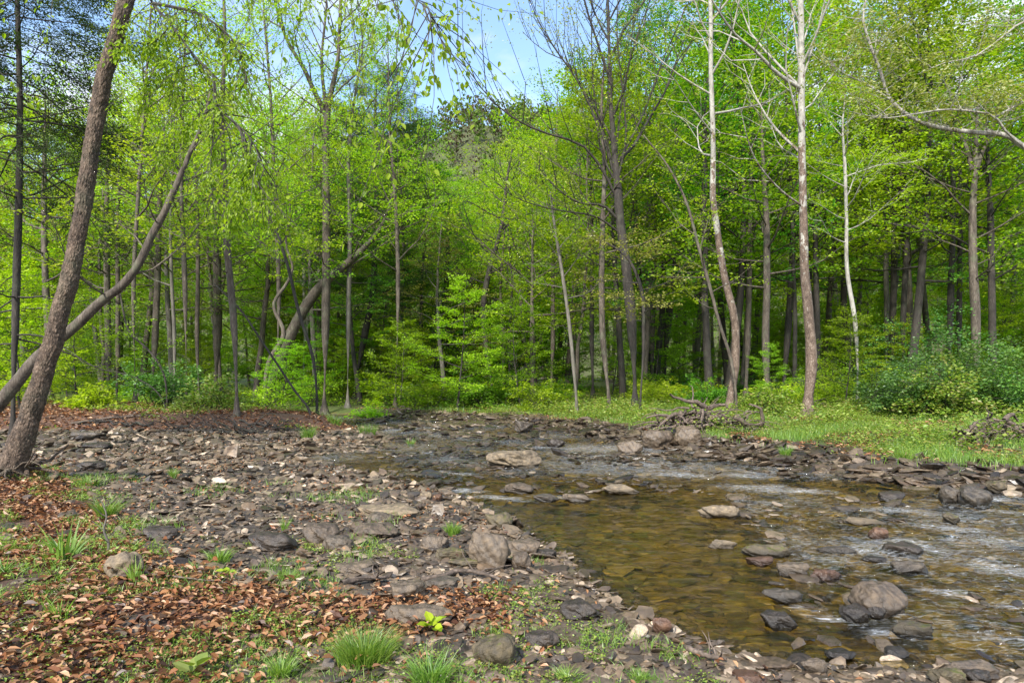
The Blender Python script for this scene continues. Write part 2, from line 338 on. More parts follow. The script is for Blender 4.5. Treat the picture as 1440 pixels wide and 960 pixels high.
L(nt, tc.outputs['Object'], wv.inputs[0]); L(nt, nw.outputs['Color'], wv.inputs[1]); L(nt, wv.outputs[0], vb.inputs['Vector'])
vcol = N(nt, 'ShaderNodeTexVoronoi', i_Scale=5.5); L(nt, wv.outputs[0], vcol.inputs['Vector'])
soil = ramp(nt, na.outputs['Fac'], [(.3, (.022, .016, .012)), (.5, (.06, .045, .033)), (.7, (.11, .085, .062))])
litc = ramp(nt, na.outputs['Fac'], [(.32, (.03, .016, .010)), (.5, (.09, .045, .026)), (.68, (.17, .095, .058))])
grn = ramp(nt, na.outputs['Fac'], [(.32, (.03, .04, .010)), (.5, (.06, .085, .015)), (.68, (.11, .13, .03))])
sxc = N(nt, 'ShaderNodeSeparateColor'); L(nt, vcol.outputs['Color'], sxc.inputs[0])
bedc = ramp(nt, sxc.outputs[0], [(0, (.13, .08, .025)), (.4, (.25, .16, .045)), (.75, (.34, .23, .07)), (1, (.2, .17, .06))])
crk = ramp(nt, vb.outputs['Distance'], [(.0, (.12, .12, .12)), (.06, (.75, .75, .75)), (.2, (1, 1, 1))])
bm = N(nt, 'ShaderNodeMix', data_type='RGBA', blend_type='MULTIPLY'); bm.inputs[0].default_value = 1; L(nt, bedc, bm.inputs[6]); L(nt, crk, bm.inputs[7])
def amix(a, b, att, noisy=True):
    A = N(nt, 'ShaderNodeAttribute', attribute_name=att)
    f = A.outputs['Fac']
    if noisy:
        ad = N(nt, 'ShaderNodeMath', operation='ADD'); L(nt, f, ad.inputs[0]); L(nt, nb.outputs['Fac'], ad.inputs[1])
        mr = N(nt, 'ShaderNodeMapRange'); mr.inputs[1].default_value = .85; mr.inputs[2].default_value = 1.05; L(nt, ad.outputs[0], mr.inputs[0]); f = mr.outputs[0]
    x = N(nt, 'ShaderNodeMix', data_type='RGBA'); L(nt, f, x.inputs[0]); L(nt, a, x.inputs[6]); L(nt, b, x.inputs[7]); return x.outputs[2]
c = amix(soil, litc, 'litter'); c = amix(c, grn, 'green'); c = amix(c, bm.outputs[2], 'bed', False)
p = N(nt, 'ShaderNodeBsdfPrincipled', i_Roughness=.8); L(nt, c, p.inputs['Base Color'])
b1 = N(nt, 'ShaderNodeBump', i_Strength=.9, i_Distance=.04); L(nt, na.outputs['Fac'], b1.inputs['Height']); L(nt, b1.outputs[0], p.inputs['Normal'])
o = N(nt, 'ShaderNodeOutputMaterial'); L(nt, p.outputs[0], o.inputs[0])

# water: clear, tea-brown, mirror-like at low angles, whitened where it tumbles
m, nt = newmat('stream_water'); M['water'] = m
tc = N(nt, 'ShaderNodeTexCoord'); mp = N(nt, 'ShaderNodeMapping'); mp.inputs['Rotation'].default_value = (0, 0, R(28)); mp.inputs['Scale'].default_value = (1.0, 2.6, 1)
L(nt, tc.outputs['Object'], mp.inputs[0])
w1 = N(nt, 'ShaderNodeTexNoise', i_Scale=3.2, i_Detail=5.0, i_Roughness=.62, i_Distortion=1.0); L(nt, mp.outputs[0], w1.inputs['Vector'])
w2 = N(nt, 'ShaderNodeTexNoise', i_Scale=11.0, i_Detail=3.0, i_Roughness=.6, i_Distortion=.8); L(nt, mp.outputs[0], w2.inputs['Vector'])
ar = N(nt, 'ShaderNodeAttribute', attribute_name='rough'); af = N(nt, 'ShaderNodeAttribute', attribute_name='foam')
ad = N(nt, 'ShaderNodeMath', operation='MULTIPLY_ADD', i_1=.35); L(nt, w2.outputs['Fac'], ad.inputs[0]); L(nt, w1.outputs['Fac'], ad.inputs[2])
b1 = N(nt, 'ShaderNodeBump', i_Distance=.20); L(nt, ad.outputs[0], b1.inputs['Height']); L(nt, ar.outputs['Fac'], b1.inputs['Strength'])
fr = N(nt, 'ShaderNodeFresnel', i_IOR=1.33); L(nt, b1.outputs[0], fr.inputs['Normal'])
gl = N(nt, 'ShaderNodeBsdfGlossy', i_Roughness=.05); L(nt, b1.outputs[0], gl.inputs['Normal'])
tr = N(nt, 'ShaderNodeBsdfTransparent'); tr.inputs[0].default_value = (.86, .80, .52, 1)
ms = N(nt, 'ShaderNodeMixShader'); L(nt, fr.outputs[0], ms.inputs[0]); L(nt, tr.outputs[0], ms.inputs[1]); L(nt, gl.outputs[0], ms.inputs[2])
fm = N(nt, 'ShaderNodeMapping'); fm.inputs['Rotation'].default_value = (0, 0, R(24)); fm.inputs['Scale'].default_value = (1.0, 2.4, 1); L(nt, tc.outputs['Object'], fm.inputs[0])
fn = N(nt, 'ShaderNodeTexNoise', i_Scale=11.0, i_Detail=9.0, i_Roughness=.82, i_Distortion=.8); L(nt, fm.outputs[0], fn.inputs['Vector'])
fa = N(nt, 'ShaderNodeMath', operation='MULTIPLY_ADD', i_1=.36); L(nt, af.outputs['Fac'], fa.inputs[0]); L(nt, fn.outputs['Fac'], fa.inputs[2])
fr2 = N(nt, 'ShaderNodeMapRange'); fr2.inputs[1].default_value = .80; fr2.inputs[2].default_value = .94; fr2.inputs[4].default_value = .9; L(nt, fa.outputs[0], fr2.inputs[0])
df = N(nt, 'ShaderNodeBsdfDiffuse'); df.inputs[0].default_value = (.80, .82, .84, 1)
am = N(nt, 'ShaderNodeMapping'); am.inputs['Rotation'].default_value = (0, 0, R(20)); am.inputs['Scale'].default_value = (1.0, 3.6, 1); L(nt, tc.outputs['Object'], am.inputs[0])
an = N(nt, 'ShaderNodeTexNoise', i_Scale=10.0, i_Detail=6.0, i_Roughness=.7, i_Distortion=1.2); L(nt, am.outputs[0], an.inputs['Vector'])
aa = N(nt, 'ShaderNodeMath', operation='MULTIPLY_ADD', i_1=.34); L(nt, af.outputs['Fac'], aa.inputs[0]); L(nt, an.outputs['Fac'], aa.inputs[2])
a2 = N(nt, 'ShaderNodeMapRange'); a2.inputs[1].default_value = .67; a2.inputs[2].default_value = .95; a2.inputs[4].default_value = .34; L(nt, aa.outputs[0], a2.inputs[0])
am2 = N(nt, 'ShaderNodeMath', operation='MAXIMUM'); L(nt, a2.outputs[0], am2.inputs[0]); L(nt, fr2.outputs[0], am2.inputs[1])
ms2 = N(nt, 'ShaderNodeMixShader'); L(nt, am2.outputs[0], ms2.inputs[0]); L(nt, ms.outputs[0], ms2.inputs[1]); L(nt, df.outputs[0], ms2.inputs[2])
o = N(nt, 'ShaderNodeOutputMaterial'); L(nt, ms2.outputs[0], o.inputs[0])

# ------------------------------------------------------------------ where things lie (ground zones, world metres)
def zone(pts, z): return [U(a, b, z) for a, b in pts]
Z_LIT = zone([(-300, 672), (60, 676), (150, 715), (205, 800), (330, 806), (470, 812), (705, 800), (712, 838), (600, 850), (545, 872), (470, 880), (330, 890), (300, 985), (-500, 985)], .22)
Z_GRS = zone([(250, 905), (330, 868), (470, 868), (560, 880), (640, 900), (760, 925), (980, 950), (1000, 1010), (120, 1010)], .15)
def litter_mask(x, y):
    a = sstep(.15, -.2, sdist(x, y, Z_LIT)) * .95
    b = sstep(.3, -.3, sdist(x, y, BANK)) * (1 - .5 * sstep(24, 29, y))
    c = sstep(40, 25, y) * sstep(1.2, 3, seg_dist(x, y, RIGHT)) * (Hgt(x, y) > .1) * (y > 20) * .62
    return np.maximum(np.maximum(a, b), c)
def green_mask(x, y):
    ins = ~inside(x, y, WATER)
    r = sstep(.9, 2.2, seg_dist(x, y, RIGHT)) * ((seg_dist(x, y, RIGHT) < seg_dist(x, y, LEFT))) * ins * (.45 + .12 * (x > 3))
    g = sstep(.1, -.3, sdist(x, y, Z_GRS)) * .45
    b = sstep(22.5, 28, y) * (x < -4.5) * .6
    return np.maximum(np.maximum(r, g), b)

xs = axis(-10, 10.5, .1, -420, 420); ys = axis(3, 24, .1, -25, 150, 1.06)
X, Y = np.meshgrid(xs, ys); Zt = Hgt(X, Y)
mb = MB(); nx, ny = len(xs), len(ys)
idx = np.arange(nx * ny).reshape(ny, nx)
fq = np.stack([idx[:-1, :-1], idx[:-1, 1:], idx[1:, 1:], idx[1:, :-1]], -1).reshape(-1, 4)
mb.add(np.stack([X, Y, Zt], -1), None, fq, litter=litter_mask(X, Y).ravel(), green=green_mask(X, Y).ravel(), bed=sstep(.04, -.04, Zt).ravel())
tag(link('ground', mb.mesh('ground', M['soil'], smooth=True)), kind='structure')

# hill behind the forest
def hill_h(x, y):
    crest = np.interp(x, [-500, -260, -150, -80, -20, 60, 160, 500], [60, 62, 66, 94, 127, 112, 90, 80])
    return -3 + crest * sstep(120, 330, y + 8 * np.sin(x * .03)) + 5 * (fbm(x * .02, y * .02, 3) - .5)
xs = np.linspace(-520, 520, 90); ys = np.linspace(118, 420, 50); X, Y = np.meshgrid(xs, ys)
idx = np.arange(90 * 50).reshape(50, 90); fq = np.stack([idx[:-1, :-1], idx[:-1, 1:], idx[1:, 1:], idx[1:, :-1]], -1).reshape(-1, 4)
mb = MB(); mb.add(np.stack([X, Y, hill_h(X, Y)], -1), None, fq, litter=np.full(4500, .3), green=np.full(4500, .5), bed=np.zeros(4500))
tag(link('hill', mb.mesh('hill', M['soil'], smooth=True)), kind='structure')
# far-off wood on the hill
def far_wood(name, n, mat, pick, leafs, size, label):
    mb = MB(); x = rng.uniform(-330, 330, n * 3); y = rng.uniform(125, 345, n * 3)
    k = pick(x, y); x, y = x[k][:n], y[k][:n]; z = hill_h(x, y)
    h = rng.uniform(9, 17, len(x)); r = h * rng.uniform(.22, .34, len(x))
    m = leafs
    d = norm(rng.normal(size=(len(x), m, 3))); rr = rng.uniform(.45, 1, (len(x), m, 1)) ** .6
    C = np.stack([x, y, z + h * .62], -1)[:, None] + d * rr * np.stack([r, r, h * .42], -1)[:, None]
    C = C.reshape(-1, 3); nn = norm(rng.normal(size=C.shape) + [0, -.3, 1.0])
    leaves(mb, C, norm(rng.normal(size=C.shape)), nn, rng.uniform(size * .6, size * 1.4, len(C)), .8)
    return tag(link(name, mb.mesh(name, mat)), label, 'woods', kind='stuff')
M['far_leaf'] = leafmat('far_leaf', [(.05, .10, .02), (.09, .16, .03), (.13, .19, .05)], trans=.3, gloss=.0); M['far_bare'] = leafmat('far_bare', [(.08, .065, .045), (.13, .10, .075), (.12, .13, .05)], trans=.2, gloss=.0)
far_wood('far_woods', 1500, M['far_leaf'], lambda x, y: np.ones(len(x), bool), 90, 1.3, 'distant green woods covering the hillside')
far_wood('far_bare_woods', 900, M['far_bare'], lambda x, y: y > 215, 60, 1.1, 'brownish half bare woods near the hill crest')

# water sheet
xs = axis(-5, 10.5, .05, -60, 40, 1.08); ys = axis(3.2, 15, .05, -15, 52, 1.05)
X, Y = np.meshgrid(xs, ys); Hh = Hgt(X, Y)
FO = [(1065, 686, .9, .5), (1130, 690, .6, .3), (900, 652, 1.2, .5), (960, 668, .9, .4), (820, 640, 1.2, .5), (690, 640, .9, .4), (600, 603, 2, .9), (650, 612, 1.5, .6), (760, 628, 1.2, .5),
      (1300, 772, .5, .22), (1345, 745, .7, .3), (1405, 800, .5, .25), (1330, 832, .35, .13), (1400, 850, .3, .12), (1420, 900, .35, .09), (1385, 700, .8, .2), (1420, 720, .7, .25), (1170, 868, .22, .1), (1240, 890, .2, .08),
      (1130, 850, .2, .06), (700, 700, .7, .15), (790, 700, .6, .15), (650, 690, .5, .2), (1290, 720, .5, .2), (1210, 775, .4, .12), (1260, 800, .35, .12), (640, 665, .7, .3), (1050, 668, .9, .4)]
foam = np.zeros(X.shape); rough = np.zeros(X.shape) + .13
ca, sa = math.cos(R(-25)), math.sin(R(-25))
for px, py, a, b in FO:
    ux, uy = U(px, py, 0); dx = X - ux; dy = Y - uy; u = dx * ca + dy * sa; v = -dx * sa + dy * ca
    g = .80 * np.exp(-(u / a / 1.1) ** 2 - (v / max(b, .1) / 1.3) ** 2); foam = np.maximum(foam, g); rough = np.maximum(rough, .22 + .9 * np.exp(-(u / a / 1.6) ** 2 - (v / max(b, .1) / 1.8) ** 2))
rough = np.maximum(rough, .95 * sstep(9, 12, Y)); foam = np.maximum(foam, (.30 + .75 * fbm(X * .7, Y * .5, 87)) * sstep(9.5, 12, Y) * .85)
zr = sstep(-.2, .7, X - (1.9 + (Y - 4) * .10)) * sstep(10.5, 9.0, Y); rough = np.maximum(rough, 1.0 * zr); foam = np.maximum(foam, zr * (.12 + .95 * fbm(X * 1.3, Y * 1.8, 89)) * .85)
rough = np.maximum(rough, .8 * sstep(-.3, .6, X - (1.9 + (Y - 4) * .12)) * sstep(9.5, 5.5, Y) * .9)
foam = np.maximum(foam, .42 * sstep(0, .8, X - (2.0 + (Y - 4) * .15)) * sstep(10.5, 8.5, Y))
wz = rough * (.075 * (fbm(X * 2.0 + Y * .9, Y * 4 - X * .8, 31) - .5) + .04 * (fbm(X * 6 + Y * 2, Y * 12, 33) - .5))
for px, py, a, b, hh in [(1265, 775, .22, .12, .07), (1255, 800, .16, .1, .05), (1285, 885, .16, .09, .045), (1240, 745, .3, .1, .05), (1350, 730, .25, .12, .06), (1390, 790, .2, .1, .05), (1300, 900, .12, .08, .03)]:
    ux, uy = U(px, py, 0); wz = wz + hh * np.exp(-((X - ux) / a) ** 2 - ((Y - uy) / b) ** 2)
keep = Hh < .12; ny, nx = X.shape; idx = np.arange(nx * ny).reshape(ny, nx)
fq = np.stack([idx[:-1, :-1], idx[:-1, 1:], idx[1:, 1:], idx[1:, :-1]], -1); kk = keep[:-1, :-1] | keep[1:, 1:] | keep[:-1, 1:] | keep[1:, :-1]
mb = MB(); mb.add(np.stack([X, Y, wz], -1), None, fq[kk], foam=foam.ravel(), rough=rough.ravel())
me = mb.mesh('water', M['water'], smooth=True)
tag(link('water', me), kind='structure')

# ------------------------------------------------------------------ trees
def limb_path(p0, az, el, Ln, n=6, up=.15, wob=.12):
    P = [np.array(p0, float)]; d = np.array([math.cos(az) * math.cos(el), math.sin(az) * math.cos(el), math.sin(el)])
    for k in range(n - 1):
        d = norm(d + rng.normal(size=3) * wob + [0, 0, up * (1 if up < 0 else (1 - k / n))]); P.append(P[-1] + d * Ln / (n - 1))
    return np.array(P)
def spray(acc, c, d, s, n, droop=.12, lsz=(.08, .13), tilt=.45, flat=.08):
    """a flat fan of leaves round a twig end"""
    d = np.array([d[0], d[1], d[2] * .35]); d = norm(d); q = norm(np.cross(d, [0, 0, 1.0])); u = np.cross(q, d)
    a = rng.uniform(-.35, 1, n); b = rng.normal(0, .38, n) * (1.1 - .6 * np.abs(a))
    C = c + s * (a[:, None] * d + b[:, None] * q) + (rng.normal(0, flat * s, n) - droop * s * (a ** 2 + np.abs(b)))[:, None] * u
    Nn = u + rng.normal(0, tilt, (n, 3)); D = d + q * np.sign(b)[:, None] * rng.uniform(.2, 1.3, (n, 1)) + rng.normal(0, .3, (n, 3)) - [0, 0, .25]
    acc.append((C, D, Nn, rng.uniform(lsz[0], lsz[1], n)))
def grow(P, rad, sides=8, n_limb=26, t0=.35, Llen=4.5, el=(.1, .8), subs=6, sprays=3, nl=14, ssz=.7, lsz=(.09, .15), top_taper=.55, up=.12, leafp=1.0, wob=.12, limbs=None, sub_el=.2, rtw=.02, shape=None, limb_r=.4, droop=.12, tilt=.45, flat=.08):
    """P: trunk path, rad: radii. Returns wood mesh builder and leaf list."""
    wood = MB(); acc = []
    tube(wood, P, rad, sides)
    if len(P) and rad[-1] > .02: pass
    n = len(P); paths = []
    az = rng.uniform(0, 6.28)
    for i in range(n_limb):
        t = t0 + (1 - t0) * ((i + .5) / n_limb) ** .9; f = t * (n - 1); k = min(int(f), n - 2); u = f - k
        p0 = P[k] * (1 - u) + P[k + 1] * u; r0 = rad[k] * (1 - u) + rad[k + 1] * u
        az += 2.4 + rng.normal(0, .35); tt = (t - t0) / (1 - t0)
        prof = (math.sin(math.pi * min(1, .18 + .82 * tt)) ** .6 * (1 - top_taper * tt) + .15) if shape is None else shape(tt)
        Ln = Llen * prof * rng.uniform(.7, 1.25); e = el[0] + (el[1] - el[0]) * tt + rng.normal(0, .12)
        lp = limb_path(p0, az, e, Ln, 6, up, wob); paths.append((lp, min(r0 * .8, max(.012, Ln * .011 * limb_r / .4)), Ln))
    for lp, r in (limbs or []):
        d = np.linalg.norm(np.diff(lp, axis=0), axis=1).sum(); paths.append((lp, r, d))
    for lp, r, Ln in paths:
        m = len(lp); tube(wood, lp, np.linspace(r, r * .25, m), 5)
        ns = max(2, int(round(subs * Ln / Llen)))
        for j in range(ns):
            f = (.22 + .78 * (j + rng.uniform(0, .9)) / ns) * (m - 1); k = min(int(f), m - 2); u = f - k; q0 = lp[k] * (1 - u) + lp[k + 1] * u
            T = norm(lp[k + 1] - lp[k]); side = norm(np.cross(T, [0, 0, 1.0])) * (1 if j % 2 else -1)
            d = norm(T * rng.uniform(.35, 1) + side * rng.uniform(.4, 1.1) + [0, 0, rng.normal(sub_el, .25)])
            sl = Ln * rng.uniform(.22, .42); sp = np.array([q0, q0 + d * sl * .5 + rng.normal(0, .05 * sl, 3), q0 + d * sl + [0, 0, (up - .05) * sl]])
            tube(wood, sp, [r * .38, r * .25, r * .1], 3)
            for g in range(sprays):
                if rng.random() > leafp: continue
                w = (g + 1) / sprays; c = sp[1] * (1 - w) + sp[2] * w if g else sp[1]
                dd = norm(sp[2] - sp[0] + rng.normal(0, .5 * sl, 3) * [1, 1, .3])
                if rtw: 
                    e_ = c + dd * ssz * .8; tube(wood, [c, e_], [rtw * .35, rtw * .12], 3)
                spray(acc, c, dd, ssz * rng.uniform(.7, 1.25), nl, droop, lsz, tilt, flat)
        if rng.random() < leafp: spray(acc, lp[-1], lp[-1] - lp[-2], ssz, nl, droop, lsz, tilt, flat)
    return wood, acc
def leafmb(acc, six=False, width=.62, fold=.25):
    mb = MB()
    if acc:
        C, D, Nn, s = (np.concatenate([a[i] for a in acc]) for i in range(4)); leaves(mb, C, D, Nn, s, width, six, fold)
    return mb
def put_tree(name, label, cat, base, wood, acc, bark, leafm, group=None, six=False, width=.62, extra=None):
    e = empty(name, base, label, cat, group)
    link('trunk', wood.mesh('trunk', M[bark], base, smooth=True), e)
    lm = leafmb(acc, six, width)
    if lm.n: link('crown', lm.mesh('crown', M[leafm], base), e)
    return e
WK = .95
def trunk_from_px(pts, Y=None, widths=True, n=26, dY=0.0, sink=.25, flare=1.35):
    """pts: (px, py, width px) along the trunk from the base upward; distance from where the base meets the ground"""
    if Y is None:
        g = ground_at(pts[0][0], pts[0][1]); Y = float(g[1])
    P = []; Rr = []
    for i, (a, b, w) in enumerate(pts):
        y = Y + dY * i / len(pts); P.append(PT(a, b, y)); Rr.append(w * WK / F * y / 2 * F / math.hypot(F, a - 720))
    gz = float(Hgt(np.array([P[0][0]]), np.array([P[0][1]]))[0])
    P = np.array(P); Rr = np.array(Rr)
    P[0, 2] = min(P[0, 2], gz + .02)
    base = np.array([P[0, 0], P[0, 1], gz])
    P = np.vstack([[P[0] * [1, 1, 0] + [0, 0, gz - sink]], P]); Rr = np.r_[Rr[0] * flare, Rr]
    Q = smooth_path(np.c_[P, Rr], n); P2, R2 = Q[:, :3], np.abs(Q[:, 3])
    z = P2[:, 2] - gz; R2 = R2 * (1 + .35 * np.exp(-np.clip(z, 0, 9) / .25)) 
    R2 = R2 * (1 + rng.normal(0, .025, n)); P2[3:, :2] += rng.normal(0, .012, (n - 3, 2)) * R2.mean() * 4
    return P2, R2, base, Y
def sub(P, R2, t):
    f = t * (len(P) - 1); k = min(int(f), len(P) - 2); u = f - k; return P[k] * (1 - u) + P[k + 1] * u
def pxlimb(pts, Y, Y2=None, n=12):
    Y2 = Y if Y2 is None else Y2; m = len(pts)
    return smooth_path(np.array([PT(a, b, Y + (Y2 - Y) * i / (m - 1)) for i, (a, b) in enumerate(pts)]), n)

# ---- single trees that can be told apart in the photograph
def hero(name, label, pts, bark='bark', leafm='leaf', Y=None, cat='tree', group=None, six=False, dY=0.0, limbs=(), nseg=26, **kw):
    P, R2, base, Y = trunk_from_px(pts, Y, n=nseg, dY=dY)
    LB = [(pxlimb(l, Y + dY * .5, (Y + dY * .5) + dz), w) for (l, w, dz) in limbs]
    wd, acc = grow(P, R2, limbs=LB, **kw)
    return put_tree(name, label, cat, base, wd, acc, bark, leafm, group, six)

# big leaning trunk at the left edge, with drooping leafy boughs from above the frame
P, R2, base, Yt = trunk_from_px([(10, 672, 52), (22, 640, 46), (36, 600, 42), (56, 540, 36), (77, 470, 34), (97, 390, 32), (115, 300, 30), (128, 212, 29), (148, 106, 29), (178, 0, 27), (205, -110, 25), (240, -270, 20), (285, -480, 12)], n=60)
def bark_trunk(P, R2, base, n, sides, amp):
    Q = smooth_path(np.c_[P, R2], n); b = MB(); tube(b, Q[:, :3], np.abs(Q[:, 3]), sides); V = b.v[0].reshape(n, sides, 3).astype(float); c = Q[:, None, :3]
    d = V - c; th = np.arange(sides)[None] / sides * 2 * math.pi; zz = np.r_[0, np.cumsum(np.linalg.norm(np.diff(Q[:, :3], axis=0), axis=1))][:, None]
    def cyc(f, g, s): # noise that closes round the trunk
        w = np.arange(sides)[None] / sides; a = fbm(th * f, zz * g, s, 3); bb = fbm((th - 2 * math.pi) * f, zz * g, s, 3); return a * (1 - w) + bb * w
    h = amp * (np.abs(cyc(5, 14, 5) - .5) * 2.4 + 1.1 * cyc(11, 34, 8) - .7) + amp * 1.5 * (cyc(.9, 2.0, 3) - .5)
    V = c + d * (1 + h / np.maximum(.06, np.abs(Q[:, 3]))[:, None])[:, :, None]; b.v[0] = V.reshape(-1, 3).astype(np.float32); return b
wd, acc = grow(P, R2, sides=16, n_limb=9, t0=.72, Llen=3.5, nl=16, ssz=.45, lsz=(.06, .09), limb_r=.5)
wd.v[0] = wd.v[0] * 0 + np.asarray(base, np.float32) - [0, 0, .3]; TB = bark_trunk(P, R2 * .86, base, 900, 90, .017); wd.add(TB.v[0], None, TB.f4[0])
T1 = put_tree('leaning_tree', 'thick rough barked trunk leaning right at the left edge of the gravel bar', 'tree', base, wd, acc, 'bark_near', 'leaf_hang', six=True)
def bough(parent, paths, nsub, leafs, lsz, hang=.9, ssz=.3, r0=.012, mat='leaf_hang', twigs=True, spread=.7):
    wd = MB(); acc = []
    for P in paths:
        tube(wd, P, np.linspace(r0, r0 * .25, len(P)), 6); m = len(P); Ln = np.linalg.norm(np.diff(P, axis=0), axis=1).sum()
        for j in range(nsub):
            f = (.12 + .88 * (j + rng.random()) / nsub) * (m - 1); k = min(int(f), m - 2); q = P[k] + (P[k + 1] - P[k]) * (f - k)
            d = norm(rng.normal(size=3) * [1, 1, .3] * spread + [0, 0, -hang * rng.uniform(0, 1)] + norm(P[k + 1] - P[k]) * .5)
            l = Ln * rng.uniform(.10, .36); sp = limb_path(q, math.atan2(d[1], d[0]), math.asin(np.clip(d[2], -1, 1)), l, 6, -.14, .16)
            tube(wd, sp, np.linspace(r0 * .35, r0 * .1, 6), 3)
            n = leafs; t = rng.uniform(.15, 1, n) * 5; k2 = np.minimum(t.astype(int), 4); c = sp[k2] + (sp[k2 + 1] - sp[k2]) * (t - k2)[:, None]
            T = norm(sp[-1] - sp[0]); sd = norm(np.cross(T, [0, 0, 1.0]) + 1e-6); sg = np.where(rng.random(n) < .5, -1, 1)[:, None]
            D = T * rng.uniform(.3, .9, (n, 1)) + sd * sg * rng.uniform(.4, 1, (n, 1)) + rng.normal(0, .25, (n, 3)) - [0, 0, .45]
            Nn = np.array([0, 0, 1.0]) + rng.normal(0, .5, (n, 3)) - [0, .3, 0]
            acc.append((c + rng.normal(0, .035, (n, 3)), D, Nn, rng.uniform(lsz[0], lsz[1], n) * np.where(rng.random(n) < .3, .6, .9)))
    b = link('branch', wd.mesh('branch', M['bark_dark'], base), parent)
    l = link('leaves', leafmb(acc, True, .6, .3).mesh('leaves', M[mat], base), b); return b
Pm = pxlimb([(190, -60), (215, 5), (241, 35), (269, 74), (301, 110), (305, 149), (336, 177), (354, 198), (372, 240)], 9.0, 7.2, 24)
s1 = pxlimb([(269, 74), (240, 88), (215, 110), (196, 150)], 8.0, 8.3, 9); s2 = pxlimb([(301, 110), (300, 180), (296, 240), (300, 290)], 7.9, 7.6, 9)
s3 = pxlimb([(241, 35), (210, 62), (180, 60), (165, 75)], 8.3, 7.8, 9); s4 = pxlimb([(305, 149), (270, 170), (240, 190), (225, 220)], 7.8, 8.2, 9)
s5 = pxlimb([(336, 177), (350, 230), (375, 275), (400, 300)], 7.4, 7.0, 9); s6 = pxlimb([(215, 5), (280, 20), (330, 60), (350, 120)], 8.4, 8.0, 9)
bough(T1, [Pm, s6], 52, 15, (.045, .08), r0=.02); s7 = pxlimb([(150, 20), (200, 40), (230, 90), (240, 140)], 8.6, 8.2, 9); s8 = pxlimb([(354, 198), (345, 250), (330, 290), (322, 320)], 7.2, 7.4, 9)
bough(T1, [s1, s2, s3, s4, s5, s7, s8], 34, 13, (.042, .072), r0=.009)
Pu = pxlimb([(215, -140), (300, -120), (390, -85), (470, -50), (540, -20), (600, 10), (606, 40)], 8.6, 5.4, 20)
bough(T1, [Pu], 70, 20, (.06, .09), r0=.016, hang=1.3)
Pv = pxlimb([(215, -140), (150, -60), (60, -20), (-20, 20), (-60, 60)], 8.6, 6.0, 12); bough(T1, [Pv], 12, 8, (.06, .09), r0=.012, hang=1.0)

hero('curved_tree', 'smooth brown trunk curving up and right from behind the big leaning trunk', [(-45, 600, 26), (0, 566, 24), (21, 541, 22), (46, 509, 20), (106, 459, 18), (142, 424, 16), (170, 403, 14), (195, 371, 13), (212, 335, 12), (230, 300, 11), (262, 227, 8), (284, 177, 6), (296, 130, 4)], Y=13.5,
     n_limb=9, t0=.45, Llen=1.8, nl=12, ssz=.4, lsz=(.06, .09), leafm='leaf_light', nseg=36)
hero('slender_tree', 'slender dark trunk rising straight from the leaf littered bank, twigs low down', [(333, 585, 11), (328, 442, 11), (320, 353, 11), (318, 300, 11), (312, 180, 8), (316, 40, 5), (312, -60, 3)], n_limb=26, t0=.3, Llen=2.4, nl=18, ssz=.45, lsz=(.07, .1), leafm='leaf_light', nseg=34)
hero('forked_tree', 'tall straight grey trunk that forks in the open sky', [(456, 556, 13), (458, 450, 13), (459, 300, 12), (458, 220, 11), (460, 160, 10), (474, 90, 6), (479, 10, 5), (482, -80, 3)], bark='bark', leafm='leaf_light', Y=33,
     limbs=[([(460, 165), (440, 125), (428, 98), (405, 60), (393, 30), (385, -20)], .14, -1), ([(458, 150), (452, 90), (458, 20), (462, -60)], .1, 1)], n_limb=16, t0=.55, Llen=4.2, el=(.4, 1.0), nl=18, ssz=.75, lsz=(.09, .14), leafp=.95, nseg=34)
hero('leaning_trunk_tree', 'thick mossy trunk leaning strongly right between the straight trunks', [(370, 549, 22), (397, 498, 19), (418, 452, 17), (450, 403, 15), (475, 381, 13), (508, 352, 9), (535, 320, 6), (550, 280, 3), (558, 240, 1)], Y=34, n_limb=18, t0=.5, Llen=4.5, nl=22, nseg=28)
hero('twisted_tree', 'twisted trunk with pale bare bends beside the thick leaning trunk', [(372, 548, 8), (380, 505, 8), (399, 470, 7), (385, 427, 5), (403, 399, 5), (411, 381, 4), (402, 342, 3.5), (408, 300, 3), (402, 250, 1.5)], Y=30, bark='bark', n_limb=10, t0=.55, Llen=2, nl=9, leafm='leaf_light', nseg=40)
hero('dark_leaning_sapling', 'thin dark stem leaning left in a long curve', [(446, 557, 5), (439, 498, 5), (421, 442, 5), (404, 371, 5), (379, 300, 5), (354, 248, 4), (335, 200, 2)], Y=24, bark='bark_dark', leafm='leaf_light', n_limb=9, t0=.45, Llen=2.0, nl=9, ssz=.4, lsz=(.07, .1), nseg=30)
hero('bare_leaning_pole', 'thin bare dead stem leaning far left over the leaf litter', [(437, 583, 4), (415, 550, 3.5), (390, 512, 3.5), (365, 475, 3), (340, 438, 3), (318, 415, 2.5), (301, 399, 2)], bark='bark_dark', n_limb=7, t0=.3, Llen=.9, leafp=0, nseg=20, subs=3)
hero('bent_twig_tree', 'thin dark sapling bending over near the rhododendron shrub', [(235, 575, 3.5), (228, 520, 3.5), (205, 488, 3.5), (184, 470, 3), (172, 430, 3), (168, 405, 2)], bark='bark_dark', n_limb=9, t0=.3, Llen=1.2, nl=8, ssz=.3, lsz=(.06, .09), leafp=.5, nseg=20)
hero('arching_stem', 'bare arching stem bending right above the leaf litter', [(234, 577, 2.5), (222, 552, 2.2), (195, 533, 1.8), (160, 522, 1.4), (128, 518, 1)], bark='bark_dark', n_limb=8, t0=.3, Llen=.8, leafp=.15, nseg=16, nl=5, lsz=(.05, .07), ssz=.2)
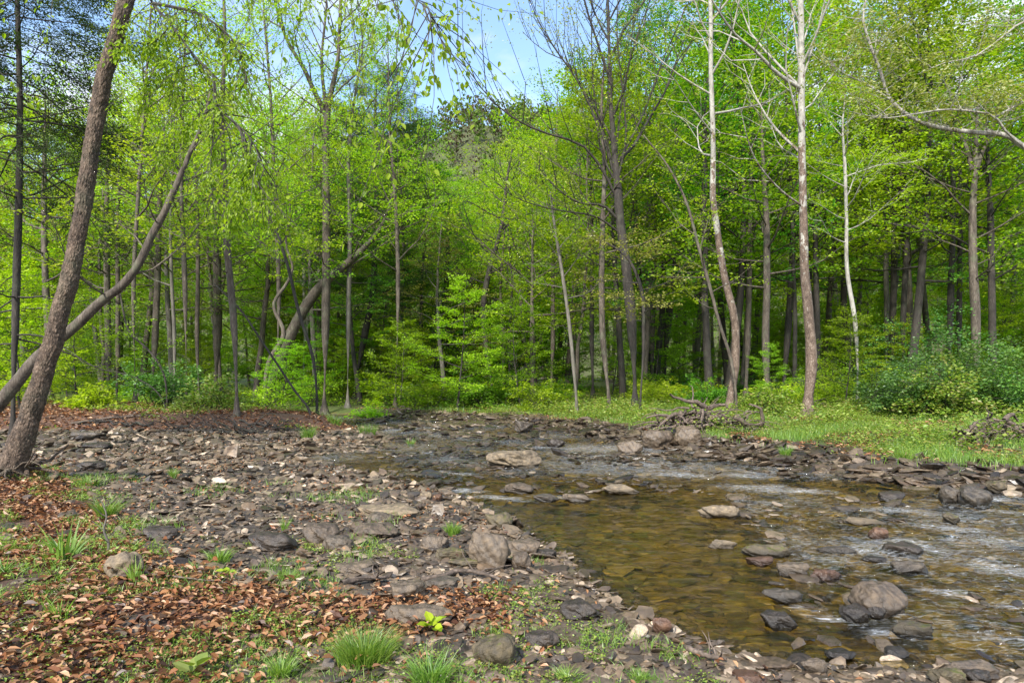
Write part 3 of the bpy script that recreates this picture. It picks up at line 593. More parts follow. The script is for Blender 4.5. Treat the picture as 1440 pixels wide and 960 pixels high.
hero('pale_straight_tree', 'smooth pale grey trunk standing just left of the white pine', [(489, 573, 9), (490, 450, 8), (492, 300, 7), (490, 230, 6), (497, 150, 4), (508, 80, 3), (512, 20, 2)], bark='bark_grey', leafm='leaf_light', n_limb=26, t0=.4, Llen=3.4, el=(.3, .9), nl=18, ssz=.6, lsz=(.09, .13), nseg=32)

for lab, pts, Y in [('airy light green tree rising into the sky above the curved trunk', [(190, 556, 8), (188, 400, 7), (196, 250, 6), (205, 120, 4), (212, 20, 3), (215, -50, 1)], 27),
                    ('airy light green tree left of the slender dark tree', [(262, 556, 9), (260, 400, 8), (255, 250, 6), (258, 120, 4), (262, 0, 3), (262, -70, 1)], 29),
                    ('airy light green tree between the slender and forked trees', [(388, 557, 8), (392, 400, 7), (386, 250, 6), (380, 130, 4), (372, 30, 3), (368, -40, 1)], 31),
                    ('light green tree with fine twigs just right of the white pine', [(556, 556, 8), (560, 400, 7), (556, 280, 5), (548, 180, 4), (546, 90, 2), (545, 50, 1)], 33)]:
    hero('airy_tree', lab, pts, Y=Y, bark='bark', leafm='leaf_light', n_limb=30, t0=.36, Llen=3.6, el=(.2, .9), nl=15, ssz=.65, lsz=(.08, .13), nseg=26, sprays=3)
# conifers
def conifer(name, label, pts, Y, leafm, n_limb, t0, Llen, nl, ssz, lsz, width, droop, dead=0, side=None, bark='bark_dark', up=-.05, rust=None, shape=None, extra_limbs=()):
    P, R2, base, Y = trunk_from_px(pts, Y, n=36)
    wd, acc = grow(P, R2, n_limb=n_limb, t0=t0, Llen=Llen, el=(-.1, .35), subs=9, sprays=3, nl=nl, ssz=ssz, lsz=lsz, up=up, sub_el=-.05, shape=shape or (lambda t: 1 - .8 * t), droop=droop, tilt=.6, flat=.14, limb_r=.3, limbs=list(extra_limbs))
    n = len(P)
    for i in range(dead):   # dead bare boughs low on the trunk
        t = rng.uniform(.15, t0 + .1); p0 = sub(P, R2, t); lp = limb_path(p0, rng.uniform(0, 6.28), rng.uniform(-.15, .2), Llen * rng.uniform(.5, 1), 7, -.03, .14); tube(wd, lp, np.linspace(.022, .006, 7), 4)
        for j in range(5):
            k = rng.integers(2, 6); q = limb_path(lp[k], rng.uniform(0, 6.28), rng.uniform(-.3, .3), .7, 4, -.05, .2); tube(wd, q, [.008, .006, .004, .002], 3)
    e = put_tree(name, label, 'tree', base, wd, acc, bark, leafm, width=width)
    return e, P, base
hy = 15.0
conifer('hemlock_tree', 'dark hemlock with drooping needle boughs at the upper left', [(18, 600, 15), (22, 430, 13), (26, 300, 12), (28, 150, 10), (24, 0, 8), (20, -150, 6), (18, -330, 3)], hy, 'needle', 86, .42, 2.7, 80, .46, (.04, .085), .36, .22, dead=22, up=-.08)
e, P9, b9 = conifer('white_pine_tree', 'soft needled white pine with dark bare lower boughs in mid left', [(499, 562, 11), (513, 470, 11), (523, 420, 10), (528, 340, 9), (530, 240, 7), (528, 150, 4), (530, 110, 2)], None, 'pine', 54, .30, 3.6, 60, .62, (.12, .22), .14, .02, dead=14, up=.1, shape=lambda t: .95 * math.sin(math.pi * (.25 + .7 * t)) ** .7 + .05)
# browned bough on the pine
Yp = float(b9[1]); lp = pxlimb([(530, 300), (560, 318), (600, 335), (640, 352)], Yp, Yp - 1, 8); wd = MB(); tube(wd, lp, np.linspace(.03, .008, 8), 4); acc = []
for k in range(2, 8):
    for j in range(3): spray(acc, lp[k] + rng.normal(0, .12, 3), lp[k] - lp[k - 1] + rng.normal(0, .1, 3), .3, 30, .1, (.05, .09), .6, .1)
b = link('branch', wd.mesh('branch', M['bark_dark'], b9), e); rl = link('needles', leafmb(acc, width=.25).mesh('needles', M['rust'], b9), b); b['label'] = 'rust brown dead bough'

# river-side trees of the far bank
def spread_up(t): return 1.15 - .5 * t
big = [(893, 563, 17), (887, 442, 16), (880, 371, 15), (871, 300, 13), (869, 269, 12), (864, 210, 9), (858, 130, 6), (856, 40, 4), (852, -60, 2)]
hero('budding_tree', 'large far bank tree with bare dark upswept branches and few buds', big, Y=27, bark='bark_dark', leafm='leaf_olive', n_limb=11, t0=.52, Llen=6.5, el=(.75, 1.2), up=.2, subs=12, sprays=3, nl=9, ssz=.55, lsz=(.06, .11), shape=spread_up, wob=.1, sub_el=.7, nseg=36, limb_r=.35,
     limbs=[([(866, 276), (845, 235), (820, 205), (770, 188), (725, 168), (690, 140), (660, 100), (640, 75)], .062, -2), ([(868, 260), (846, 215), (838, 170), (810, 110), (775, 60), (748, 10), (735, -40)], .045, -1),
            ([(866, 250), (850, 190), (824, 140), (800, 90), (762, 70), (735, 45)], .045, 1), ([(865, 230), (872, 160), (885, 90), (892, 10), (900, -60)], .045, 1), ([(868, 255), (880, 200), (876, 130), (868, 60), (870, -30)], .05, -1),
            ([(862, 240), (838, 150), (832, 60), (834, -40)], .05, 1), ([(866, 235), (905, 160), (930, 90), (960, 20), (980, -50)], .05, 2),
            ([(868, 325), (840, 305), (800, 298), (760, 290), (720, 275), (690, 248)], .045, -2), ([(870, 310), (850, 290), (815, 285), (780, 262), (757, 235)], .07, -1)])
hero('leaning_sycamore', 'sycamore with flaky bark whose pale stem bends left and then right', [(1025, 566, 17), (1034, 512, 13), (1033, 449, 12), (1020, 396, 11), (1010, 335, 10), (1003, 280, 9), (1003, 212, 8), (1000, 106, 7), (999, 0, 6), (996, -120, 4), (990, -260, 2)], Y=23.5, bark='bark_flaky', leafm='leaf_olive',
     n_limb=20, t0=.42, Llen=4.0, el=(.3, 1), up=.18, nl=9, ssz=.5, lsz=(.06, .11), nseg=44, sprays=2, sides=12)
hero('thin_bent_tree', 'thin dark stem rising beside the leaning sycamore and bending left', [(1036, 580, 5.5), (1027, 502, 5), (1013, 459, 5), (999, 406, 5), (981, 342, 4.5), (967, 290, 4), (940, 235, 3), (905, 190, 2)], Y=22.5, bark='bark', leafm='leaf_light', n_limb=14, t0=.35, Llen=2, nl=8, ssz=.4, lsz=(.07, .1), nseg=30, leafp=.7)
hero('tall_sycamore', 'tall straight sycamore, brown flakes below and white bark above', [(1135, 585, 21), (1141, 512, 18), (1137, 442, 15.5), (1131, 371, 13.5), (1130, 319, 12.5), (1128, 212, 11), (1127, 106, 10), (1126, 0, 9), (1128, -120, 7), (1124, -280, 4)], bark='bark_flaky', leafm='leaf_olive', sides=14,
     n_limb=18, t0=.4, Llen=3.8, el=(.4, 1.1), up=.18, nl=9, ssz=.5, lsz=(.06, .11), nseg=44, sprays=2,
     limbs=[([(1127, 125), (1095, 105), (1060, 70), (1035, 50), (1010, 15), (990, -20)], .07, -2), ([(1128, 120), (1120, 60), (1112, 0), (1105, -50)], .05, 1), ([(1129, 110), (1148, 50), (1160, 0), (1168, -40)], .04, -1), ([(1126, 215), (1090, 180), (1062, 135), (1045, 90)], .05, 2), ([(1128, 290), (1095, 265), (1060, 220), (1040, 150)], .04, -2)])
hero('pale_thin_tree', 'thin pale trunk, slightly kinked, right of the tall sycamore', [(1206, 520, 8), (1201, 442, 7.5), (1192, 388, 6.5), (1190, 300, 5.5), (1188, 230, 5), (1185, 180, 3), (1190, 120, 2)], Y=26, bark='bark_pale', leafm='leaf_light', n_limb=16, t0=.5, Llen=2.6, nl=16, ssz=.5, lsz=(.08, .13), nseg=30)
hero('pale_sapling', 'thin pale stem leaning left on the centre of the far bank', [(811, 565, 6), (806, 510, 5.5), (799, 442, 5.5), (788, 367, 5), (780, 320, 4), (774, 270, 3)], Y=27.5, bark='bark_grey', leafm='leaf', n_limb=12, t0=.5, Llen=2.4, nl=10, ssz=.5, lsz=(.08, .12), nseg=24)
hero('mossy_tree', 'mottled trunk standing left of the big budding tree', [(857, 566, 9), (848, 480, 9), (846, 400, 9), (847, 330, 8), (850, 240, 6), (846, 150, 4), (850, 80, 2)], Y=27.5, bark='bark', n_limb=22, t0=.4, Llen=3.4, nl=12, ssz=.6, lsz=(.09, .13), nseg=28)
hero('twin_tree', 'dark trunk leaning left with a partner crossing behind it', [(693, 545, 10), (682, 470, 9), (680, 430, 9), (692, 364, 8), (705, 321, 6), (712, 260, 4), (720, 210, 2)], Y=37, bark='bark_dark', n_limb=18, t0=.45, Llen=4, nl=12)
hero('olive_leaf_tree', 'understory tree with yellow green leaves arching in front of the big budding tree', [(900, 560, 6), (905, 470, 5), (900, 400, 5), (880, 360, 4), (850, 340, 3)], Y=24, bark='bark_dark', leafm='leaf_olive', n_limb=14, t0=.5, Llen=1.7, el=(-.1, .4), nl=10, ssz=.5, lsz=(.07, .11), top_taper=.2)
for lab, a, b, w, a2, Y, bk in [
    ('double column trunk right of the big budding tree', 908, 545, 12, 914, 38, 'bark'), ('straight reddish trunk behind the budding tree', 918, 542, 9, 920, 41, 'bark'),
    ('dark trunk leaning right in the centre of the forest', 935, 525, 11, 955, 42, 'bark_dark'), ('stout short looking dark trunk behind the pine', 625, 537, 15, 628, 46, 'bark_dark'),
    ('smooth trunk in the centre left gap of the woods', 749, 560, 9, 748, 33, 'bark'), ('narrow dark trunk of a close pair', 717, 545, 6, 720, 40, 'bark_dark'), ('darker left one of a close pair of trunks', 707, 548, 7, 704, 42, 'bark'),
    ('dark straight trunk left of the mossy tree', 834, 548, 7, 832, 38, 'bark_dark'), ('thin trunk pair behind the pale sapling', 775, 550, 7, 778, 42, 'bark'),
    ('brown trunk behind the leaning sycamore, left side', 1049, 548, 9, 1055, 36, 'bark'), ('brown trunk just right of the leaning sycamore', 1079, 560, 12, 1078, 30, 'bark'), ('dark trunk leaning right near the tall sycamore', 1102, 545, 11, 1116, 38, 'bark_dark'),
    ('dark trunk right behind the tall sycamore', 1149, 545, 9, 1147, 36, 'bark_dark'), ('grey trunk of a touching pair behind the shrubs', 1245, 522, 9, 1246, 40, 'bark_grey'), ('dark trunk of a touching pair behind the shrubs', 1255, 520, 11, 1258, 38, 'bark_dark'),
    ('leaning dark trunk over the shrub thicket', 1271, 515, 10, 1276, 36, 'bark_dark'), ('left one of two dark trunks above the thicket', 1336, 505, 11, 1340, 34, 'bark_dark'), ('right one of two dark trunks above the thicket', 1349, 510, 9, 1350, 36, 'bark_dark'),
    ('thick brown forest trunk forking near the right edge', 1372, 540, 16, 1368, 30, 'bark'), ('dark knotty trunk near the right edge', 1400, 545, 13, 1393, 31, 'bark_dark'),
    ('trunk far left behind the hemlock', 70, 545, 12, 62, 30, 'bark'), ('mid left trunk of two standing close together', 152, 553, 11, 150, 33, 'bark'), ('thinner trunk of two standing close together', 164, 551, 8, 166, 34, 'bark'),
    ('trunk rising behind the rhododendron', 213, 535, 11, 224, 35, 'bark'), ('slim straight trunk beside the rhododendron', 245, 545, 6, 240, 31, 'bark_grey'), ('lone brown trunk in the left woods', 280, 545, 7, 278, 36, 'bark'), ('broad grey trunk behind the slender tree', 303, 535, 14, 306, 40, 'bark')]:
    k = rng.uniform(-6, 6); xr = a2 - a; vs = .62 if 590 < a < 760 else 1.0
    pts = [(a, b, w * 1.15), (a + xr * .3 + k * .4, b - 70, w), (a + xr * .8, b - 160, w * .9), (a2, b - 240 * vs, w * .8 * vs), (a2 + k, b - 340 * vs, w * .45), (a2 + k * 1.5, b - 430 * vs, w * .06)]
    if vs < 1: pts = [pts[0], pts[1], pts[3], pts[4], pts[5]]
    lim = [([(1368, 250), (1380, 215), (1395, 185), (1400, 150)], .16, 0), ([(1368, 240), (1358, 205), (1345, 180)], .14, 1)] if a == 1372 else ()
    hero('forest_tree', lab, pts, Y=Y, bark=bk, leafm='leaf', n_limb=18, t0=.36, Llen=4.4, nl=17, ssz=.8, lsz=(.11, .17), nseg=18, limbs=lim, sprays=2, subs=6)
hero('birch_tree', 'twin white birch stems shining through the leaves at mid left', [(427, 530, 7), (428, 420, 6), (427, 330, 6), (428, 240, 4), (430, 180, 2)], Y=44, bark='bark_pale', leafm='leaf_light', n_limb=10, t0=.6, Llen=3, nl=6, limbs=[([(430, 480), (436, 400), (434, 300), (438, 230)], .13, .5)])
# sycamore standing outside the frame whose pale bough reaches in
P, R2, base, Yt = trunk_from_px([(1640, 700, 40), (1630, 500, 36), (1615, 330, 32), (1600, 150, 28), (1590, 0, 22), (1585, -200, 10)], 15.0, n=30)
lims = [(pxlimb([(1606, 330), (1530, 262), (1470, 222), (1440, 207), (1415, 190), (1380, 187), (1330, 181), (1295, 172), (1268, 156), (1252, 140), (1238, 100), (1224, 64), (1214, 30), (1222, -20)], 15, 15.5, 34), .085),
        (pxlimb([(1440, 207), (1412, 182), (1400, 165), (1360, 156), (1330, 154), (1290, 160), (1240, 166), (1195, 157)], 15, 14.5, 16), .028), (pxlimb([(1400, 165), (1430, 148), (1470, 130)], 15, 15, 8), .03),
        (pxlimb([(1252, 140), (1225, 122), (1190, 105), (1155, 80)], 15.3, 15.8, 10), .02), (pxlimb([(1590, 60), (1500, 20), (1440, 30), (1400, 60), (1370, 80), (1330, 88), (1290, 105)], 15, 15.5, 16), .04)]
wd = MB(); tube(wd, P, R2, 12); acc = []
for lp, r in lims:
    m = len(lp); tube(wd, lp, np.linspace(r, r * .22, m), 8)
    for j in range(int(m * 1.3)):
        k = rng.integers(m // 4, m - 1); l = rng.uniform(.4, 1.3); q = limb_path(lp[k], rng.uniform(0, 6.28), rng.uniform(0, 1.0), l, 6, .08, .13); tube(wd, q, np.linspace(.010, .003, 6), 4)
        for g in range(6):
            q2 = limb_path(q[rng.integers(2, 6)], rng.uniform(0, 6.28), rng.uniform(-.2, .9), l * .5, 4, 0, .25); tube(wd, q2, [.004, .003, .002, .001], 3); spray(acc, q2[-1], q2[-1] - q2[-2], .22, 13, .1, (.045, .085), .8, .3)
e = put_tree('reaching_sycamore', 'pale grey sycamore bough reaching in from the upper right', 'tree', base, wd, acc, 'bark_pale', 'leaf_olive', six=True)

# ---- the forest: a few trees grown once, then copied with their parts
protos = []
def proto(name, lab, Ht, r, leafm, bark='bark', bend=.5, **kw):
    n = 16; z = np.linspace(-.3, Ht, n); P = np.stack([bend * np.sin(z / Ht * rng.uniform(2, 4)) + rng.normal(0, .04, n), bend * np.cos(z / Ht * 3 + 1) - bend, z], 1)
    R2 = r * (1 - .85 * (np.clip(z, 0, 99) / Ht) ** 1.2) * (1 + .4 * np.exp(-np.clip(z, 0, 9) / .3)); wd, acc = grow(P, R2, **kw)
    e = put_tree(name, lab, 'tree', (0, 0, 0), wd, acc, bark, leafm, None); e['H'] = Ht; return e
for i in range(5):
    protos.append(proto('woodland_tree', '', 19, .2, ['leaf', 'leaf_deep', 'leaf_light', 'leaf', 'leaf_olive'][i], ['bark', 'bark_dark', 'bark', 'bark_dark', 'bark_grey'][i],
                        n_limb=28, t0=.27, Llen=4.8, nl=[26, 30, 24, 22, 20][i], ssz=[.85, .7, .8, 1.0, .7][i], lsz=[(.13, .21), (.10, .17), (.12, .19), (.16, .25), (.10, .16)][i], sprays=3, subs=7, el=(-.05, .8), tilt=.5, droop=.18))
thin = [proto('woodland_tree', '', 16, .11, 'leaf', ['bark_dark', 'bark'][i], n_limb=22, t0=.25, Llen=3.3, nl=24, ssz=.7, lsz=(.12, .19), sprays=3, subs=6, el=(-.1, .6)) for i in range(2)]
unders = [proto('understory_tree', '', 6, .05, ['leaf', 'leaf_light', 'leaf'][i], 'bark_dark', bend=.25, n_limb=22, t0=.12, Llen=2.3, nl=26, ssz=.55, lsz=(.08, .14), sprays=3, subs=7, el=(-.05, .45), top_taper=.7, tilt=.3, flat=.05, droop=.1) for i in range(3)]
used = {}
def place(o, x, y, s, label, group, sz=None, rz=None):
    z = float(Hgt(np.array([x]), np.array([y]))[0]); rz = rng.uniform(0, 6.28) if rz is None else rz
    sc = (s, s, s) if sz is None else (s, s, sz)
    if o.name not in used:
        used[o.name] = 1; o.location = (x, y, z); o.rotation_euler = (0, 0, rz); o.scale = sc; o['label'] = label; o['group'] = group; return o
    r = dup(o, (x, y, z), rz, sc, label); r['group'] = group; return r
TOPX = [-600, 0, 150, 300, 430, 560, 600, 640, 690, 740, 800, 900, 1000, 1440, 2000]
TOPY = [20, 130, 150, 110, 150, 175, 240, 265, 255, 190, 90, 20, -60, -110, -150]
LM = [(60, 'the hemlock at the left edge'), (130, 'the thick leaning trunk'), (230, 'the curved brown tree'), (300, 'the rhododendron bush'), (360, 'the slender dark tree'), (430, 'the thick mossy leaning trunk'), (475, 'the tall forked tree'), (560, 'the white pine'),
      (620, 'the low bush left of the riffle'), (680, 'the low bright beech'), (735, 'the crossing dark trunks'), (800, 'the pale leaning sapling'), (868, 'the mottled trunk'), (930, 'the big budding tree'), (1000, 'the heap of driftwood'), (1060, 'the leaning sycamore'),
      (1110, 'the gap between the sycamores'), (1170, 'the tall white sycamore'), (1230, 'the pale kinked trunk'), (1330, 'the shrub thicket'), (1390, 'the pair of dark trunks'), (9999, 'the knotty trunk at right')]
_u = ' first second third fourth fifth sixth seventh eighth ninth'.split(' ')
ORD = ('nearest,second,third,fourth,fifth,sixth,seventh,eighth,ninth,tenth,eleventh,twelfth,thirteenth,fourteenth,fifteenth,sixteenth,seventeenth,eighteenth,nineteenth,twentieth,twenty-first,twenty-second,twenty-third,twenty-fourth,twenty-fifth,twenty-sixth,twenty-seventh,twenty-eighth,twenty-ninth,thirtieth').split(',') + ['thirty-' + q for q in _u[1:]] + ['fortieth'] + ['forty-' + q for q in _u[1:]]
def relabel(objs, word):
    by = {}
    for o in objs:
        px = 720 + F * o.location.x / o.location.y; lm = next(n for p, n in LM if px < p)
        by.setdefault(lm, []).append(o)
    for lm, os_ in by.items():
        for k, o in enumerate(sorted(os_, key=lambda o: o.location.y)): o['label'] = '%s %s behind %s' % (ORD[min(k, 48)], word(o), lm)
def clear(x, y): return (not inside(np.array([x]), np.array([y]), WATER)[0]) and seg_dist(np.array([x]), np.array([y]), LEFT)[0] > 1.5
pts = []; tries = 0
while len(pts) < 235 and tries < 20000:
    tries += 1; y = 33 + 78 * rng.random() ** 1.2; x = rng.uniform(-.95, .95) * y
    if x < -3 and y < 38 and seg_dist(np.array([x]), np.array([y]), RIGHT)[0] < 1.5: continue
    if not clear(x, y): continue
    if any((x - a) ** 2 + (y - b) ** 2 < (2.1 + .02 * y) ** 2 for a, b in pts): continue
    pts.append((x, y))
for x, y in pts:
    px = 720 + F * x / y; top = np.interp(px, TOPX, TOPY) + rng.uniform(-15, 55) + (45 if y < 40 else 0) * rng.random(); Ht = (HZ - top) / F * y + 1.0
    hmax = 27; Ht = min(Ht, hmax * rng.uniform(.85, 1.1)); tn = rng.random() < .35
    o = thin[rng.integers(2)] if tn else protos[[2, 4, 2, 4, 0][rng.integers(5)] if (px < 470 and rng.random() < .8) else rng.integers(5)]
    sz = Ht / o['H']; s = float(np.clip(sz, .72, 1.15)) if sz > .5 else sz * 1.25
    place(o, x, y, s, 'leafy green tree, one trunk of many in the forest beyond the stream', 'trees in the forest beyond the stream', sz)
relabel([o for o in bpy.data.objects if o.get('group') == 'trees in the forest beyond the stream'], lambda o: ('tall' if o.scale[2] * o['H'] > 17 else 'shorter') + ' green forest tree')
n = 0; tries = 0
while n < 112 and tries < 5000:
    tries += 1; y = 29 + 34 * rng.random() ** .8; x = rng.uniform(-.85, .85) * y
    if not clear(x, y) or (x > -8 and x < 0 and y < 31): continue
    if seg_dist(np.array([x]), np.array([y]), RIGHT)[0] < 3: continue
    if y < 39 and 700 < 720 + F * x / y < 1230: continue
    s = rng.uniform(.5, 1.25); place(unders[rng.integers(3)], x, y, s, 'low bright green understory tree with layered leaves among the trunks', 'understory trees below the forest'); n += 1
relabel([o for o in bpy.data.objects if o.get('group') == 'understory trees below the forest'], lambda o: ('broad' if o.scale[0] > .9 else 'small') + ' understory tree')
for px, Y, s, lab in [(640, 31, .95, 'layered bright green beech spreading over the bank behind the riffle'), (735, 31, .8, 'bright green beech with leaf tiers in the middle of the far bank'), (1185, 26, .6, 'yellow green young tree at the left end of the thicket'), (1090, 25, .38, 'small green sapling between the two sycamores'),
                      (30, 22, .75, 'green young tree at the left edge behind the leaning trunk'), (110, 26, .7, 'green young tree in the left woods below the curved trunk'), (395, 28, .5, 'yellow green sapling in front of the thick leaning trunk'), (560, 33, .7, 'young green tree right of the white pine')]:
    place(unders[int(px) % 3], (px - 720) / F * Y, Y, s, lab, None)
for o in list(bpy.data.objects):
    if o.get('group') is None and 'group' in o.keys(): del o['group']

# ---- shrubs
def shrub(name, label, px, py, w, h, mat='leaf_shrub', n=1500, lsz=(.07, .13), Y=None, stems=16, group=None):
    n = int(n * 1.9); h *= 1.25; w *= 1.1
    g = ground_at(px, py) if Y is None else np.array([(px - 720) / F * Y, Y, float(Hgt(np.array([(px - 720) / F * Y]), np.array([Y]))[0])])
    x, y, z = g; w = w / F * y; h = h / F * y; wd = MB(); acc = []
    for i in range(stems):
        az = rng.uniform(0, 6.28); q = limb_path((x + rng.normal(0, w * .07), y + rng.normal(0, w * .07), z - .05), az, rng.uniform(.6, 1.4), h * rng.uniform(.6, 1.0), 7, -.12, .18)
        q[:, 0] = x + (q[:, 0] - x) * max(.6, w / h * .8); tube(wd, q, np.linspace(.018, .004, 7) * min(1, h), 4)
        for j in range(8):
            k = rng.integers(2, 7); q2 = limb_path(q[k], rng.uniform(0, 6.28), rng.uniform(-.1, .7), h * .28, 4, 0, .2); tube(wd, q2, [.006, .005, .004, .002], 3)
            spray(acc, q2[-1], q2[-1] - q2[0], h * .16, max(4, n // (stems * 8)), .15, lsz, .5, .25)
    e = empty(name, (x, y, z), label, 'shrub', group); link('stems', wd.mesh('stems', M['bark_dark'], (x, y, z)), e); link('foliage', leafmb(acc).mesh('foliage', M[mat], (x, y, z)), e); return e
for lab, px, py, w, h, mt, n in [
    ('low left end bush of the thicket, light green', 1232, 580, 60, 55, 'leaf_shrub', 2200), ('wide dark green bush at the front of the thicket', 1275, 588, 80, 75, 'leaf_shrub', 3200), ('bush in the middle of the thicket with pale leaf tips', 1320, 590, 80, 70, 'weed', 2600),
    ('dense bush filling the thicket behind the root tangle', 1365, 585, 90, 100, 'leaf_shrub', 3600), ('tall dark bush at the right edge of the photo', 1420, 582, 90, 90, 'leaf_shrub', 3600), ('bush at the back of the thicket under the two dark trunks', 1345, 572, 110, 110, 'leaf_shrub', 3400),
    ('low round bush just beyond the right edge thicket', 1475, 590, 90, 90, 'leaf_shrub', 2600), ('small pale green bush between the sycamores', 1072, 585, 45, 45, 'weed', 1300), ('small bush at the foot of the thin pale trunk', 1180, 562, 60, 60, 'leaf_light', 1600),
    ('low bright bush on the bank left of the riffle', 600, 575, 75, 38, 'leaf', 1800), ('bright low bush in the centre of the far bank', 690, 570, 70, 32, 'leaf', 1500), ('small leafy bush at the foot of the budding tree', 905, 562, 45, 40, 'leaf_light', 1100)]:
    shrub('leafy_shrub', lab, px, py, w, h, mt, n)
for lab, px, py, w, h, mt, n in [
    ('dark rhododendron bush on the left bank', 225, 572, 75, 60, 'leaf_shrub', 2200), ('yellow green bush behind the left bank trunks', 430, 570, 60, 50, 'leaf_light', 1400), ('low bush with pale pink tips by the slender tree', 305, 575, 60, 45, 'weed', 1500),
    ('yellow green low bush under the pale straight trunk', 520, 590, 35, 22, 'leaf_light', 700), ('low green bush left of the rhododendron', 130, 575, 60, 30, 'leaf_light', 1200), ('green bush by the left edge behind the curved trunk', 40, 565, 70, 60, 'leaf', 1800), ('thin green bush right of the slender tree', 375, 575, 40, 40, 'leaf_light', 900)]:
    shrub('bank_shrub', lab, px, py, w, h, mt, n)

# brush along the edge of the wood, one bush grown and then copied
b0 = shrub('edge_bush', 'x', 760, 566, 70, 40, 'leaf', 1500, Y=29); b1_ = shrub('edge_bush', 'x', 1000, 566, 60, 38, 'leaf_deep', 1500, Y=28); b2_ = shrub('edge_bush', 'x', 1100, 566, 60, 40, 'leaf_light', 1400, Y=27)
EB = [b0, b1_, b2_]; tries = 0
while len(EB) < 60 and tries < 3000:
    tries += 1; y = rng.uniform(29, 48); x = rng.uniform(-.7, .85) * y
    if not clear(x, y) or seg_dist(np.array([x]), np.array([y]), RIGHT)[0] < 3.5 or (x < -2 and y < 30): continue
    s = rng.uniform(.5, 1.3); z = float(Hgt(np.array([x]), np.array([y]))[0]); EB.append(dup(EB[rng.integers(3)], (x, y, z), rng.uniform(0, 6.28), (s * 1.2, s * 1.2, s)))
for o in EB: o['group'] = 'bushes along the edge of the wood'
relabel(EB, lambda o: 'low leafy bush')

# ------------------------------------------------------------------ stones
def ico(sub):
    import bmesh
    bm = bmesh.new(); bmesh.ops.create_icosphere(bm, subdivisions=sub, radius=1.0)
    v = np.array([p.co[:] for p in bm.verts]); f = np.array([[q.index for q in p.verts] for p in bm.faces]); bm.free(); return norm(v), f
ICO = {k: ico(k) for k in (1, 2, 3, 4, 5)}
def rock_shape(sub, nplanes=9, flat=.45, asp=1.4, soft=0.0, seed=None, nz=.03):
    """a block of unit length cut by planes"""
    v, f = ICO[sub]; g = np.random.default_rng(seed if seed is not None else int(rng.integers(1e9)))
    nrm = norm(g.normal(size=(nplanes, 3))); nrm = np.vstack([nrm, norm(np.array([[0, 0, 1.0], [0, 0, -1.0]]) + g.normal(0, .10, (2, 3)))])
    off = np.r_[g.uniform(.62, .95, nplanes), g.uniform(.55, .8, 2)]
    dot = v @ nrm.T; q = np.where(dot > .05, off / np.maximum(dot, .05), 9.0)
    if soft: r = -np.log(np.exp(-np.minimum(q, 3) / soft).sum(1)) * soft
    else: r = q.min(1)
    r = np.minimum(r, 1.05)
    p = v * r[:, None]
    if nz:
        for sc, am in ((2.5, nz), (6, nz * .5)):
            ph = g.uniform(0, 6, (4, 3)); p = p + v * am * (np.sin(p @ (norm(g.normal(size=(3, 3))) * sc).T + ph[0]).sum(1) / 3)[:, None]
    p[:, 0] *= asp; p[:, 2] *= flat; p /= max(1e-6, (p[:, 0].max() - p[:, 0].min()))   # unit length
    p -= (p.max(0) + p.min(0)) / 2
    return p, f
SM = [rock_shape(1 if i % 2 else 2, 7, rng.uniform(.13, .42), rng.uniform(1.1, 1.9), nz=0) for i in range(24)]
def rotm(az, tx, ty):
    ca, sa = np.cos(az), np.sin(az); o = np.zeros_like(az); l = o + 1
    Rz = np.stack([ca, -sa, o, sa, ca, o, o, o, l], -1).reshape(-1, 3, 3)
    cx, sx = np.cos(tx), np.sin(tx); Rx = np.stack([l, o, o, o, cx, -sx, o, sx, cx], -1).reshape(-1, 3, 3)
    cy_, sy = np.cos(ty), np.sin(ty); Ry = np.stack([cy_, o, sy, o, l, o, -sy, o, cy_], -1).reshape(-1, 3, 3)
    return Ry @ Rx @ Rz
def scatter_stones(mb, x, y, s, zoff=None, tilt=.16, shapes=None, flat=1.0):
    shapes = shapes or SM; z = Hgt(x, y); k = rng.integers(0, len(shapes), len(x)); az = rng.uniform(0, 6.28, len(x))
    Rm = rotm(az, rng.normal(0, tilt, len(x)), rng.normal(0, tilt, len(x)))
    for j in range(len(shapes)):
        q = np.nonzero(k == j)[0]
        if len(q) == 0: continue
        v, f = shapes[j]; sc = s[q][:, None] * np.stack([np.ones(len(q)), rng.uniform(.7, 1.1, len(q)), rng.uniform(.7, 1.2, len(q)) * flat], -1)
        V = np.einsum('nij,nkj->nki', Rm[q], v[None] * sc[:, None]); h = s[q] * (v[:, 2].max()) * flat
        zo = (h * .55) if zoff is None else np.broadcast_to(zoff, len(q))
        V += np.stack([x[q], y[q], z[q] + zo], -1)[:, None]
        fi = (f[None] + (np.arange(len(q)) * len(v))[:, None, None]).reshape(-1, 3); mb.add(V.reshape(-1, 3), fi)
def region(n, x0, x1, y0, y1, ok, ypow=1.0):
    X_ = np.zeros(0); Y_ = np.zeros(0)
    while len(X_) < n:
        x = rng.uniform(x0, x1, n * 2); y = y0 + (y1 - y0) * rng.random(n * 2) ** ypow; k = ok(x, y) & (np.abs(x) < .84 * y + 1.2); X_ = np.r_[X_, x[k]]; Y_ = np.r_[Y_, y[k]]
    return X_[:n], Y_[:n]
def is_left(x, y): return seg_dist(x, y, LEFT) < seg_dist(x, y, RIGHT)
def bar_ok(x, y):
    d = sdist(x, y, WATER); return (d > -.35) & is_left(x, y) & (inside(x, y, BANK) == False) & (rng.random(len(x)) > .82 * np.maximum(litter_mask(x, y) > .5, 0)) & ((y < 22) | (x > -9))
def far_ok(x, y):
    d = seg_dist(x, y, RIGHT); ins = inside(x, y, WATER); b = rng.random(len(x)); return (~is_left(x, y)) & np.where(ins, d < .7 * b, d < 1.7 * b ** .7 + .1)
mb = MB(); mbw = MB(); stones = []
